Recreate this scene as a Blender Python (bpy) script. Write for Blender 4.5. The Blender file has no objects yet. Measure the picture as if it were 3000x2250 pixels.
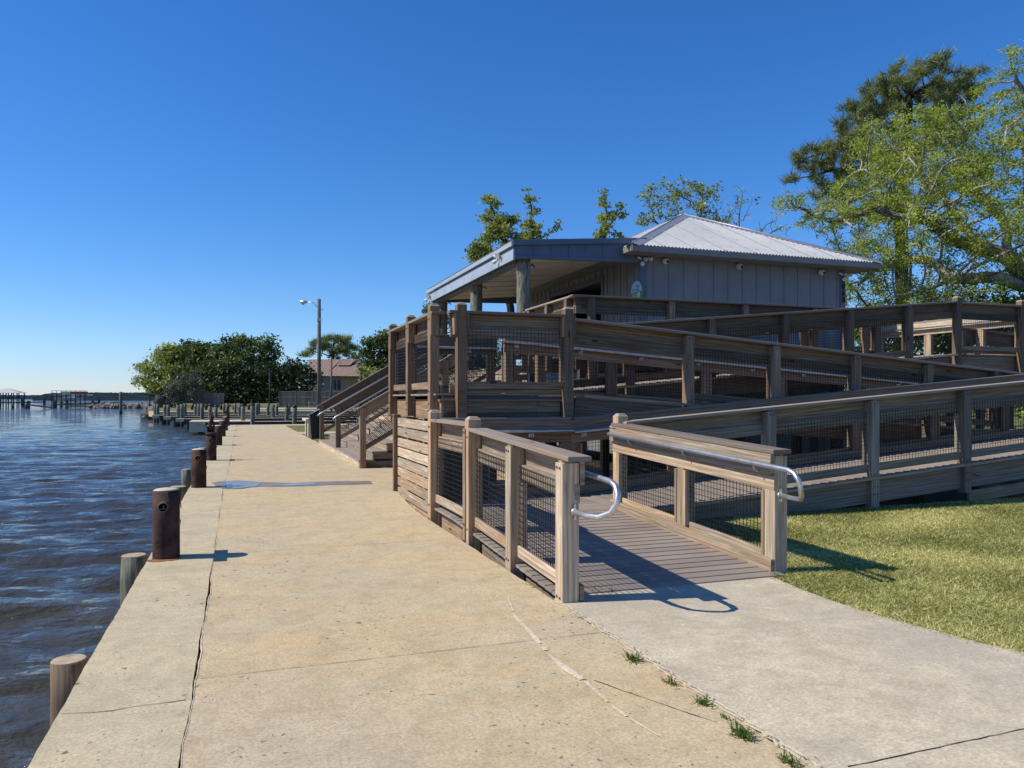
import bpy, math, random
import numpy as np
from mathutils import Vector, Matrix
random.seed(7); rng = np.random.default_rng(11)
SC = bpy.context.scene; COL = SC.collection
V = Vector
# ------------------------------------------------------------------ camera
F_PX, HV, EYE = 2250.0, 1167.0, 1.5
YAW = math.atan(794/2250)
def ray(u, v):
    a = (u-1500)/F_PX; s, c = math.sin(YAW), math.cos(YAW)
    return (s+a*c, c-a*s, (HV-v)/F_PX)
def at(u, v, D):                      # a point at optical depth D
    r = ray(u, v); return V((r[0]*D, r[1]*D, EYE+r[2]*D))
def gnd(u, v, z=0.0):
    r = ray(u, v); t = (z-EYE)/r[2]; return V((r[0]*t, r[1]*t, z))
cd = bpy.data.cameras.new('camera'); cam = bpy.data.objects.new('camera', cd); COL.objects.link(cam)
cam.location = (0, 0, EYE); cam.rotation_euler = (math.pi/2, 0, -YAW)
cd.sensor_width = 36; cd.lens = 36*F_PX/3000; cd.shift_y = (HV-1125)/3000
cd.clip_start = 0.05; cd.clip_end = 8000; SC.camera = cam
SC.view_settings.view_transform = 'Standard'; SC.view_settings.look = 'None'; SC.view_settings.exposure = 0
# ------------------------------------------------------------------ light
SUN_D = V((0.985, -0.19, -1.02)).normalized()          # the way the light travels
EL = math.asin(-SUN_D.z); AZ = math.atan2(-SUN_D.x, -SUN_D.y)
sl = bpy.data.lights.new('sun', 'SUN'); sl.energy = 5.0; sl.angle = math.radians(0.5); sl.color = (1, 0.93, 0.81)
so = bpy.data.objects.new('sun', sl); COL.objects.link(so)
so.rotation_euler = SUN_D.to_track_quat('-Z', 'Y').to_euler()
W = bpy.data.worlds.new("World"); SC.world = W; W.use_nodes = True
nt = W.node_tree; nt.nodes.clear()
sky = nt.nodes.new('ShaderNodeTexSky'); sky.sky_type = 'NISHITA'; sky.sun_disc = False
sky.sun_elevation = EL; sky.sun_rotation = AZ; sky.altitude = 0; sky.air_density = 1.0; sky.dust_density = 0.05; sky.ozone_density = 2.2
hs = nt.nodes.new('ShaderNodeHueSaturation'); hs.inputs['Saturation'].default_value = 1.22; hs.inputs['Value'].default_value = 1.0
hs.inputs['Hue'].default_value = 0.502
bg = nt.nodes.new('ShaderNodeBackground'); bg.inputs[1].default_value = 0.105
wo = nt.nodes.new('ShaderNodeOutputWorld')
def wmath(op, a, b):
    x = nt.nodes.new('ShaderNodeMath'); x.operation = op; nt.links.new(a, x.inputs[0]); x.inputs[1].default_value = b; return x.outputs[0]
sc_ = nt.nodes.new('ShaderNodeSeparateColor'); cc_ = nt.nodes.new('ShaderNodeCombineColor'); STR = 0.105
nt.links.new(sky.outputs[0], hs.inputs['Color']); nt.links.new(hs.outputs[0], sc_.inputs[0])
nt.links.new(wmath('MULTIPLY', wmath('POWER', wmath('MULTIPLY', sc_.outputs[0], STR), 1.18), 0.86/STR), cc_.inputs[0])
hz = wmath('MULTIPLY', wmath('MAXIMUM', wmath('SUBTRACT', sc_.outputs[0], 0.40/STR), 0.0), 0.18); ad = nt.nodes.new('ShaderNodeMath'); ad.operation = 'ADD'
nt.links.new(hz, ad.inputs[0]); nt.links.new(wmath('MULTIPLY', sc_.outputs[2], 1.45), ad.inputs[1])
nt.links.new(sc_.outputs[1], cc_.inputs[1]); nt.links.new(ad.outputs[0], cc_.inputs[2])
nt.links.new(cc_.outputs[0], bg.inputs[0]); nt.links.new(bg.outputs[0], wo.inputs[0])
# ------------------------------------------------------------------ material helpers
class NT:
    def __init__(s, name):
        s.m = bpy.data.materials.new(name); s.m.use_nodes = True; s.t = s.m.node_tree; s.t.nodes.clear()
        s.out = s.n('ShaderNodeOutputMaterial')
    def n(s, ty, **kw):
        x = s.t.nodes.new(ty)
        for k, v in kw.items(): setattr(x, k, v)
        return x
    def L(s, a, b): s.t.links.new(a, b)
    def coord(s, kind='Object', scale=(1, 1, 1), rot=(0, 0, 0)):
        tc = s.n('ShaderNodeTexCoord'); mp = s.n('ShaderNodeMapping'); mp.inputs['Scale'].default_value = scale
        mp.inputs['Rotation'].default_value = rot; s.L(tc.outputs[kind], mp.inputs[0]); return mp.outputs[0]
    def noise(s, vec, scale, detail=4, rough=0.55, dist=0.0):
        x = s.n('ShaderNodeTexNoise'); x.inputs['Scale'].default_value = scale; x.inputs['Detail'].default_value = detail
        x.inputs['Roughness'].default_value = rough; x.inputs['Distortion'].default_value = dist; s.L(vec, x.inputs['Vector']); return x.outputs[0]
    def ramp(s, fac, stops, mode='LINEAR'):
        x = s.n('ShaderNodeValToRGB'); cr = x.color_ramp; cr.interpolation = mode
        while len(cr.elements) < len(stops): cr.elements.new(0.5)
        for e, (p, c) in zip(cr.elements, stops):
            e.position = p; e.color = (c, c, c, 1) if isinstance(c, (int, float)) else (c[0], c[1], c[2], 1)
        s.L(fac, x.inputs[0]); return x.outputs[0]
    def mix(s, fac, a, b, mode='MIX'):
        x = s.n('ShaderNodeMix'); x.data_type = 'RGBA'; x.blend_type = mode; x.clamp_factor = True
        for sock, val in ((x.inputs[0], fac), (x.inputs[6], a), (x.inputs[7], b)):
            if isinstance(val, (int, float)): sock.default_value = val
            elif isinstance(val, tuple): sock.default_value = (val[0], val[1], val[2], 1)
            else: s.L(val, sock)
        return x.outputs[2]
    def math(s, op, a, b=0.0):
        x = s.n('ShaderNodeMath', operation=op)
        for sock, val in ((x.inputs[0], a), (x.inputs[1], b)):
            if isinstance(val, (int, float)): sock.default_value = val
            else: s.L(val, sock)
        return x.outputs[0]
    def bump(s, h, strength=0.3, dist=0.01, normal=None):
        x = s.n('ShaderNodeBump'); x.inputs['Strength'].default_value = strength; x.inputs['Distance'].default_value = dist
        s.L(h, x.inputs['Height'])
        if normal is not None: s.L(normal, x.inputs['Normal'])
        return x.outputs[0]
    def fin(s, col, rough=0.8, bump=None, metal=0.0, spec=0.3):
        p = s.n('ShaderNodeBsdfPrincipled')
        for sock, val in ((p.inputs['Base Color'], col), (p.inputs['Roughness'], rough), (p.inputs['Metallic'], metal)):
            if isinstance(val, (int, float)): sock.default_value = val
            elif isinstance(val, tuple): sock.default_value = (val[0], val[1], val[2], 1)
            else: s.L(val, sock)
        p.inputs['Specular IOR Level'].default_value = spec
        if bump is not None: s.L(bump, p.inputs['Normal'])
        s.L(p.outputs[0], s.out.inputs[0]); s.p = p; return s.m

def wood_mat(name, dark, mid, light, rough=0.85, grain=1.0, bleach=0.35):
    k = NT(name); sp = k.n('ShaderNodeSeparateXYZ'); k.L(k.coord('UV'), sp.inputs[0]); u, v = sp.outputs[0], sp.outputs[1]
    def vec(a, b):
        c = k.n('ShaderNodeCombineXYZ'); k.L(a, c.inputs[0]); k.L(b, c.inputs[1]); return c.outputs[0]
    big = k.noise(vec(k.math('MULTIPLY', u, 0.55), k.math('MULTIPLY', v, 4.0)), 1.0, 2, 0.5)
    fine = k.noise(vec(k.math('MULTIPLY', u, 1.3), k.math('ADD', k.math('MULTIPLY', v, 38.0), k.math('MULTIPLY', big, 1.6))), 1.0, 6, 0.68)
    ringc = k.math('SINE', k.math('ADD', k.math('MULTIPLY', v, 150.0), k.math('MULTIPLY', big, 17.0)))
    ring = k.math('MULTIPLY', k.math('ADD', ringc, 1.0), 0.5)
    fac = k.math('ADD', k.math('MULTIPLY', fine, 0.90), k.math('MULTIPLY', ring, 0.085))
    col = k.ramp(fac, [(0.24, dark), (0.50, mid), (0.80, light)])
    bl = k.noise(vec(k.math('MULTIPLY', u, 1.4), k.math('MULTIPLY', v, 11.0)), 1.0, 5, 0.6)
    warm = k.mix(1.0, col, (1.10, 0.86, 0.66), 'MULTIPLY')
    col = k.mix(k.ramp(bl, [(0.50, 0.0), (0.68, 0.8)]), col, warm)
    col = k.mix(k.ramp(bl, [(0.30, bleach), (0.45, 0.0)]), col, light)
    kn = k.n('ShaderNodeTexVoronoi'); kn.inputs['Scale'].default_value = 1.0; k.L(vec(k.math('MULTIPLY', u, 1.6), k.math('MULTIPLY', v, 6.2)), kn.inputs['Vector'])
    kc = k.n('ShaderNodeSeparateColor'); k.L(kn.outputs['Color'], kc.inputs[0])
    col = k.mix(k.math('MULTIPLY', k.ramp(kn.outputs[0], [(0.06, 0.9), (0.13, 0.0)]), k.ramp(kc.outputs[0], [(0.45, 0.0), (0.55, 1.0)])), col, (0.035, 0.022, 0.014))
    at_ = k.n('ShaderNodeAttribute', attribute_name='tone'); tn = at_.outputs['Fac']
    hue = k.math('FRACT', k.math('MULTIPLY', tn, 7.31))
    col = k.mix(1.0, col, k.ramp(tn, [(0, 0.58), (0.5, 0.95), (1, 1.35)]), 'MULTIPLY')
    col = k.mix(k.ramp(hue, [(0.45, 0.0), (1.0, 0.75)]), col, k.mix(1.0, col, (1.08, 0.90, 0.74), 'MULTIPLY'))
    return k.fin(col, rough, k.bump(fac, 0.6*grain, 0.004), spec=0.18)
M = {}
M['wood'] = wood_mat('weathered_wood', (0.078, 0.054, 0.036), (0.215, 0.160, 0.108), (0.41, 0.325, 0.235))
M['wood_pale'] = wood_mat('pale_sunlit_bleached_wood', (0.15, 0.11, 0.072), (0.40, 0.325, 0.235), (0.70, 0.61, 0.475), bleach=0.7)  # paler copy for sunlit timber: sunlight put into the colour, plus real bleaching
M['wood_grey'] = wood_mat('grey_cap_wood', (0.19, 0.16, 0.132), (0.26, 0.225, 0.19), (0.34, 0.30, 0.26), grain=0.5, bleach=0.2)
M['wood_skylit'] = wood_mat('skylit_grey_wood', (0.095, 0.085, 0.068), (0.25, 0.228, 0.188), (0.42, 0.39, 0.33), bleach=0.3)  # lighter grey for the lowest ramp: light from the sky put into the colour
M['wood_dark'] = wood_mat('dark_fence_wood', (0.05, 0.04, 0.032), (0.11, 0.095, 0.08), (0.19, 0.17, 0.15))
def composite():
    k = NT('composite_decking'); uv = k.coord('UV', (1, 1, 1))
    g = k.noise(k.coord('UV', (1.5, 60, 1)), 2, 4)
    b = k.noise(k.coord('Object'), 2.2, 4)
    col = k.mix(k.ramp(g, [(0.3, 0.0), (0.7, 1.0)]), (0.275, 0.228, 0.185), (0.335, 0.285, 0.235))
    col = k.mix(k.ramp(b, [(0.35, 0.0), (0.7, 0.35)]), col, (0.19, 0.15, 0.125))
    at_ = k.n('ShaderNodeAttribute', attribute_name='tone')
    col = k.mix(1.0, col, k.ramp(at_.outputs['Fac'], [(0, 0.86), (1, 1.1)]), 'MULTIPLY')
    return k.fin(col, 0.7, k.bump(g, 0.25, 0.002), spec=0.25)
M['deck'] = composite()
def concrete(name, a, b, stain, pits=True, blotch=0.35):
    k = NT(name); o = k.coord('Object')
    n1 = k.noise(o, 0.45, 5, 0.6); n2 = k.noise(o, 3.2, 8, 0.72, 0.4); n3 = k.noise(o, 60, 4, 0.75); n5 = k.noise(o, 14, 6, 0.7)
    n4 = k.noise(k.coord('Object', (0.35, 1.5, 1)), 1.1, 6, 0.68, 0.8)
    col = k.mix(k.ramp(n1, [(0.38, 0.0), (0.60, 1.0)]), a, b)
    col = k.mix(k.ramp(n4, [(0.50, 0.0), (0.66, 0.65)]), col, stain)
    col = k.mix(k.ramp(n2, [(0.36, blotch+0.2), (0.52, 0.0)]), col, tuple(x*0.66 for x in a))
    col = k.mix(k.ramp(n2, [(0.54, 0.0), (0.70, blotch)]), col, tuple(min(0.85, x*1.30) for x in a))
    col = k.mix(k.ramp(n5, [(0.36, 0.42), (0.52, 0.0)]), col, tuple(x*0.62 for x in a))
    col = k.mix(k.ramp(n3, [(0.38, 0.55), (0.56, 0.0)]), col, tuple(x*0.50 for x in a))
    col = k.mix(k.ramp(n3, [(0.60, 0.0), (0.72, 0.5)]), col, tuple(min(0.9, x*1.5) for x in a))
    h = k.math('ADD', k.math('MULTIPLY', n5, 0.5), k.math('MULTIPLY', n3, 0.35))
    nz = k.n('ShaderNodeTexNoise'); nz.inputs['Scale'].default_value = 18; k.L(o, nz.inputs['Vector'])
    sc = k.n('ShaderNodeVectorMath', operation='SCALE'); sc.inputs['Scale'].default_value = 0.07; k.L(nz.outputs[1], sc.inputs[0])
    wv = k.n('ShaderNodeVectorMath', operation='ADD'); k.L(o, wv.inputs[0]); k.L(sc.outputs[0], wv.inputs[1])
    dens = k.ramp(k.noise(o, 1.1, 3), [(0.40, 0.35), (0.62, 1.0)])
    for scale, power, rad, mixv in (((9, 1.9, 0.19, 0.8), (23, 1.5, 0.28, 0.65)) if pits else ((16, 4.0, 0.16, 0.4),)):
        vo = k.n('ShaderNodeTexVoronoi'); vo.inputs['Scale'].default_value = scale; k.L(wv.outputs[0], vo.inputs['Vector'])
        cs = k.n('ShaderNodeSeparateColor'); k.L(vo.outputs['Color'], cs.inputs[0])
        size = k.math('MULTIPLY', k.math('MULTIPLY', k.math('POWER', cs.outputs[0], power), rad), dens)
        pit = k.math('LESS_THAN', vo.outputs[0], size)
        col = k.mix(k.math('MULTIPLY', pit, mixv), col, (0.10, 0.08, 0.06)); h = k.math('SUBTRACT', h, k.math('MULTIPLY', pit, 0.9))
    return k.fin(col, 0.9, k.bump(h, 0.5, 0.006), spec=0.15), k
M['conc'], _ = concrete('tan_concrete', (0.62, 0.485, 0.285), (0.55, 0.46, 0.315), (0.66, 0.455, 0.22))
M['conc_cap'], _ = concrete('pale_concrete', (0.62, 0.515, 0.325), (0.56, 0.475, 0.31), (0.43, 0.385, 0.27))
M['conc_grey'], _ = concrete('grey_concrete', (0.65, 0.555, 0.385), (0.51, 0.445, 0.335), (0.38, 0.345, 0.28), pits=False, blotch=0.5)
M['conc_light'], _ = concrete('worn_light_concrete', (0.76, 0.65, 0.46), (0.72, 0.61, 0.42), (0.66, 0.55, 0.37), pits=False)
def simple(name, col, rough=0.6, metal=0.0, nscale=12, var=0.35, bumpk=0.15, spec=0.3, stain=None):
    k = NT(name); o = k.coord('Object'); n = k.noise(o, nscale, 5, 0.6)
    c = k.mix(k.ramp(n, [(0.3, 0.0), (0.7, 1.0)]), tuple(x*(1-var) for x in col), tuple(min(1, x*(1+var)) for x in col))
    if stain:
        c = k.mix(k.ramp(k.noise(o, nscale*0.3, 4), [(0.45, 0.0), (0.65, 0.8)]), c, stain)
    return k.fin(c, rough, k.bump(n, bumpk, 0.01), metal, spec)
M['rust'] = simple('rusty_brown_steel', (0.058, 0.033, 0.028), 0.85, 0.1, 7, 0.75, 1.0, stain=(0.10, 0.045, 0.026))
M['rust2'] = simple('orange_rust', (0.30, 0.12, 0.045), 0.9, 0.0, 9, 0.4)
M['bolcap'] = simple('sandy_bollard_cap', (0.60, 0.52, 0.36), 0.85, 0, 20, 0.15)
M['galv'] = simple('galvanised_pipe', (0.56, 0.56, 0.55), 0.40, 0.85, 14, 0.18, 0.04, 0.5)
M['galv_dull'] = simple('dull_rusted_rim', (0.20, 0.15, 0.12), 0.7, 0.3, 20, 0.4)
M['log_end'] = simple('sawn_log_end', (0.42, 0.33, 0.22), 0.9, 0, 14, 0.3, 0.4)
M['wire'] = simple('black_coated_wire', (0.012, 0.012, 0.012), 0.5, 0, 5, 0.1)
M['bolt'] = simple('dull_bolt', (0.18, 0.15, 0.13), 0.5, 0.7)
M['rustbolt'] = simple('rusty_bolt', (0.12, 0.07, 0.045), 0.8, 0.2)
M['soil'] = simple('dark_wet_soil', (0.03, 0.025, 0.018), 0.6, 0, 3, 0.4, 0.5)
M['crack'] = simple('dark_gap', (0.045, 0.034, 0.025), 1.0)
M['black'] = simple('black_panel', (0.018, 0.02, 0.024), 0.45, 0, 3, 0.2)
M['dark'] = simple('dark_interior', (0.008, 0.01, 0.014), 0.6)
M['pole'] = simple('grey_treated_pole', (0.11, 0.108, 0.09), 0.8, 0, 3, 0.3, 0.3)
M['white'] = simple('white_plastic', (0.68, 0.66, 0.60), 0.5, 0, 6, 0.1)
M['paint_d'] = simple('slate_blue_paint', (0.215, 0.225, 0.23), 0.6, 0, 1.6, 0.1, 0.05)
M['paint_b'] = simple('blue_trim_paint', (0.12, 0.155, 0.20), 0.6, 0, 2, 0.1, 0.05)
M['paint_g'] = simple('taupe_wall_paint', (0.215, 0.215, 0.21), 0.65, 0, 2, 0.08, 0.05)
M['soffit'] = simple('pale_soffit', (0.58, 0.53, 0.48), 0.7, 0, 2, 0.12, 0.05)
M['flash'] = simple('grey_roof_flashing', (0.40, 0.40, 0.40), 0.4, 0.5, 3, 0.1, 0.05)
M['roofm'] = simple('galvalume_roofing', (0.50, 0.50, 0.48), 0.6, 0.1, 1.4, 0.07, 0.05, 0.4)
M['fascia'] = simple('pale_blue_grey_fascia', (0.36, 0.41, 0.46), 0.5, 0.1, 2, 0.12, 0.05)
M['gutter'] = simple('grey_brown_gutter', (0.24, 0.225, 0.205), 0.5, 0.1, 2, 0.1, 0.05)
M['sblue'] = simple('sign_blue', (0.10, 0.30, 0.62), 0.4, 0, 5, 0.1)
M['slight'] = simple('sign_pale_blue', (0.42, 0.60, 0.75), 0.4, 0, 5, 0.1)
M['sgreen'] = simple('sign_green', (0.10, 0.32, 0.08), 0.4, 0, 5, 0.1)
M['spale'] = simple('sign_pale_green', (0.5, 0.62, 0.42), 0.4, 0, 5, 0.1)
M['number'] = simple('black_number', (0.006, 0.006, 0.01), 0.4)
M['stucco'] = simple('beige_stucco', (0.46, 0.41, 0.33), 0.9, 0, 0.6, 0.1)
M['glass'] = simple('dark_window', (0.03, 0.04, 0.05), 0.15, 0, 2, 0.2, 0, 0.6)
M['rock'] = simple('grey_rock', (0.19, 0.165, 0.135), 0.9, 0, 1.2, 0.3, 0.6)
M['green_roof'] = simple('faded_green_paint', (0.35, 0.42, 0.25), 0.7, 0, 0.5, 0.2)
M['red_tarp'] = simple('red_boat_cover', (0.35, 0.09, 0.05), 0.7, 0, 0.5, 0.2)
def pile_mat():
    k = NT('treated_timber_pile'); n = k.noise(k.coord('Object', (9, 9, 1.2)), 2.4, 5, 0.65, 0.5)
    c = k.ramp(n, [(0.3, (0.07, 0.072, 0.05)), (0.5, (0.16, 0.16, 0.115)), (0.7, (0.29, 0.28, 0.21))])
    ge = k.n('ShaderNodeNewGeometry'); sx = k.n('ShaderNodeSeparateXYZ'); k.L(ge.outputs['Position'], sx.inputs[0])
    wet = k.n('ShaderNodeMapRange'); wet.inputs[1].default_value = -0.35; wet.inputs[2].default_value = -0.75
    k.L(sx.outputs[2], wet.inputs[0])
    c = k.mix(wet.outputs[0], c, (0.035, 0.04, 0.025))
    return k.fin(c, 0.85, k.bump(n, 0.7, 0.012), spec=0.2)
M['pile'] = pile_mat()
def log_mat():
    k = NT('barky_log'); n = k.noise(k.coord('Object', (7, 7, 1.0)), 3.0, 5, 0.7, 0.9); n2 = k.noise(k.coord('Object', (30, 30, 3)), 1.0, 4, 0.7)
    c = k.ramp(k.math('ADD', k.math('MULTIPLY', n, 0.7), k.math('MULTIPLY', n2, 0.3)), [(0.36, (0.045, 0.045, 0.035)), (0.48, (0.17, 0.165, 0.125)), (0.62, (0.33, 0.32, 0.26))])
    return k.fin(c, 0.9, k.bump(n, 1.0, 0.03), spec=0.15)
M['log'] = log_mat()
M['pile_brown'] = wood_mat('brown_timber_pile', (0.07, 0.052, 0.035), (0.19, 0.15, 0.105), (0.33, 0.28, 0.21))
def tile_roof():
    k = NT('clay_tile_roof'); o = k.coord('UV')
    w = k.n('ShaderNodeTexWave', wave_type='BANDS', bands_direction='X'); w.inputs['Scale'].default_value = 1.1; k.L(o, w.inputs[0])
    w2 = k.n('ShaderNodeTexWave', wave_type='BANDS', bands_direction='Y'); w2.inputs['Scale'].default_value = 0.9; k.L(o, w2.inputs[0])
    n = k.noise(o, 3.2, 4, 0.7)
    c = k.ramp(n, [(0.3, (0.22, 0.13, 0.095)), (0.5, (0.43, 0.30, 0.23)), (0.7, (0.62, 0.50, 0.41))])
    hh = k.math('MULTIPLY', w.outputs[1], w2.outputs[1])
    c = k.mix(k.ramp(hh, [(0.05, 0.75), (0.4, 0.0)]), c, (0.09, 0.04, 0.03))
    return k.fin(c, 0.85, k.bump(hh, 0.9, 0.08))
M['tile'] = tile_roof()
def bark(name, a, b):
    k = NT(name); n = k.noise(k.coord('Object', (3, 3, 1)), 4, 6, 0.7, 0.6)
    return k.fin(k.ramp(n, [(0.35, a), (0.65, b)]), 0.95, k.bump(n, 0.9, 0.03), spec=0.1)
M['bark_oak'] = bark('lichen_grey_bark', (0.16, 0.14, 0.115), (0.50, 0.46, 0.39))
M['bark_pine'] = bark('reddish_pine_bark', (0.05, 0.035, 0.028), (0.15, 0.10, 0.075))
M['bark_dark'] = bark('dark_bark', (0.04, 0.033, 0.027), (0.12, 0.10, 0.085))
M['bark_bare'] = bark('pale_twig_bark', (0.10, 0.085, 0.07), (0.24, 0.21, 0.18))
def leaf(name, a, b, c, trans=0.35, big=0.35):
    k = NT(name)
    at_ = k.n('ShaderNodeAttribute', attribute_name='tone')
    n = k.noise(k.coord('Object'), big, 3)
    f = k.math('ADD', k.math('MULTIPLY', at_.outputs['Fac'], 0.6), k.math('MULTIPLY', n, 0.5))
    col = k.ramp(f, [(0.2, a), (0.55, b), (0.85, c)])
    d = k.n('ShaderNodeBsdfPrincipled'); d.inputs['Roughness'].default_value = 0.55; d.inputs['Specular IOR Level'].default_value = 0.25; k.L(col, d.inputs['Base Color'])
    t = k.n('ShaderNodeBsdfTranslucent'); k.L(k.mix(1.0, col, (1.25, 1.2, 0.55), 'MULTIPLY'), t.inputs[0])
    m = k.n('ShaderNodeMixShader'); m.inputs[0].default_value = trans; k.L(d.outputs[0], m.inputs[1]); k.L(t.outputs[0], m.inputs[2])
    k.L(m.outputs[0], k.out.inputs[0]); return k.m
M['leaf_oak'] = leaf('spring_oak_leaf', (0.07, 0.11, 0.025), (0.26, 0.34, 0.06), (0.60, 0.64, 0.13), 0.5, 0.5)
M['leaf_pine'] = leaf('pine_needle', (0.06, 0.09, 0.035), (0.18, 0.22, 0.085), (0.38, 0.41, 0.18), 0.3)
M['leaf_mid'] = leaf('mid_green_leaf', (0.022, 0.042, 0.015), (0.085, 0.13, 0.038), (0.24, 0.28, 0.085), 0.3, 0.10)
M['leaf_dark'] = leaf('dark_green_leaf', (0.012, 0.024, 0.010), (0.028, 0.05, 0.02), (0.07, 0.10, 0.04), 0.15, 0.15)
M['leaf_olive'] = leaf('olive_leaf', (0.08, 0.11, 0.035), (0.24, 0.29, 0.085), (0.48, 0.53, 0.20), 0.4, 0.2)
M['leaf_grey'] = leaf('grey_green_brush', (0.06, 0.07, 0.05), (0.13, 0.14, 0.10), (0.24, 0.25, 0.18), 0.15, 0.2)
M['blade'] = leaf('grass_blade', (0.10, 0.125, 0.03), (0.42, 0.42, 0.125), (0.88, 0.80, 0.42), 0.35, 0.9)
M['blade_green'] = leaf('weed_blade', (0.04, 0.08, 0.015), (0.09, 0.15, 0.03), (0.2, 0.26, 0.06), 0.3, 1.0)
def lawn():
    k = NT('patchy_lawn'); o = k.coord('Object')
    n1 = k.noise(o, 0.7, 5, 0.65); n2 = k.noise(o, 30, 6, 0.8); n3 = k.noise(o, 5, 5, 0.7)
    c = k.mix(k.ramp(n1, [(0.35, 0.0), (0.65, 1.0)]), (0.16, 0.16, 0.05), (0.27, 0.235, 0.11))
    c = k.mix(k.ramp(n3, [(0.45, 0.0), (0.7, 0.7)]), c, (0.44, 0.37, 0.19))
    c = k.mix(k.ramp(n2, [(0.38, 0.75), (0.6, 0.0)]), c, (0.05, 0.065, 0.018))
    return k.fin(c, 0.95, k.bump(n2, 1.0, 0.03), spec=0.1)
M['lawn'] = lawn()
def water():
    k = NT('choppy_bay_water'); o = k.coord('Object', (1, 1, 1), (0, 0, 0.20))
    def st(sx, sy, sc, d=4, r=0.6, dist=0.2):
        mp = k.n('ShaderNodeMapping'); mp.inputs['Scale'].default_value = (sx, sy, 1); k.L(o, mp.inputs[0]); return k.noise(mp.outputs[0], sc, d, r, dist)
    a = st(0.42, 1.0, 2.0, 3, 0.5, 0.15); b = st(0.5, 1.0, 5.5, 4, 0.6, 0.2); c = st(0.6, 1.0, 18, 4, 0.65, 0.2)
    h = k.math('ADD', k.math('ADD', k.math('MULTIPLY', a, 1.1), k.math('MULTIPLY', b, 0.50)), k.math('MULTIPLY', c, 0.10))
    h = k.math('ADD', h, k.math('MULTIPLY', st(0.35, 1.0, 0.65, 3, 0.5, 0.2), 2.2))
    far = st(0.10, 0.4, 0.9, 4)
    col = k.mix(k.ramp(far, [(0.35, 0.0), (0.65, 1.0)]), (0.042, 0.040, 0.030), (0.066, 0.059, 0.042))
    p = k.fin(col, 0.045, k.bump(h, 1.0, 0.15), spec=0.5); k.p.inputs['IOR'].default_value = 1.33
    k.p.inputs['Specular Tint'].default_value = (1.0, 0.82, 0.58, 1); return p
M['water'] = water()
def puddle():
    k = NT('standing_water'); n = k.noise(k.coord('Object'), 6, 2)
    m = k.fin((0.30, 0.245, 0.17), 0.12, k.bump(n, 0.05, 0.002), spec=0.5); k.p.inputs['Specular Tint'].default_value = (0.95, 0.85, 0.72, 1); return m
M['puddle'] = puddle()
M['wet'] = simple('damp_concrete', (0.26, 0.20, 0.13), 0.35, 0, 4, 0.2, 0.1, 0.5)

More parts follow.
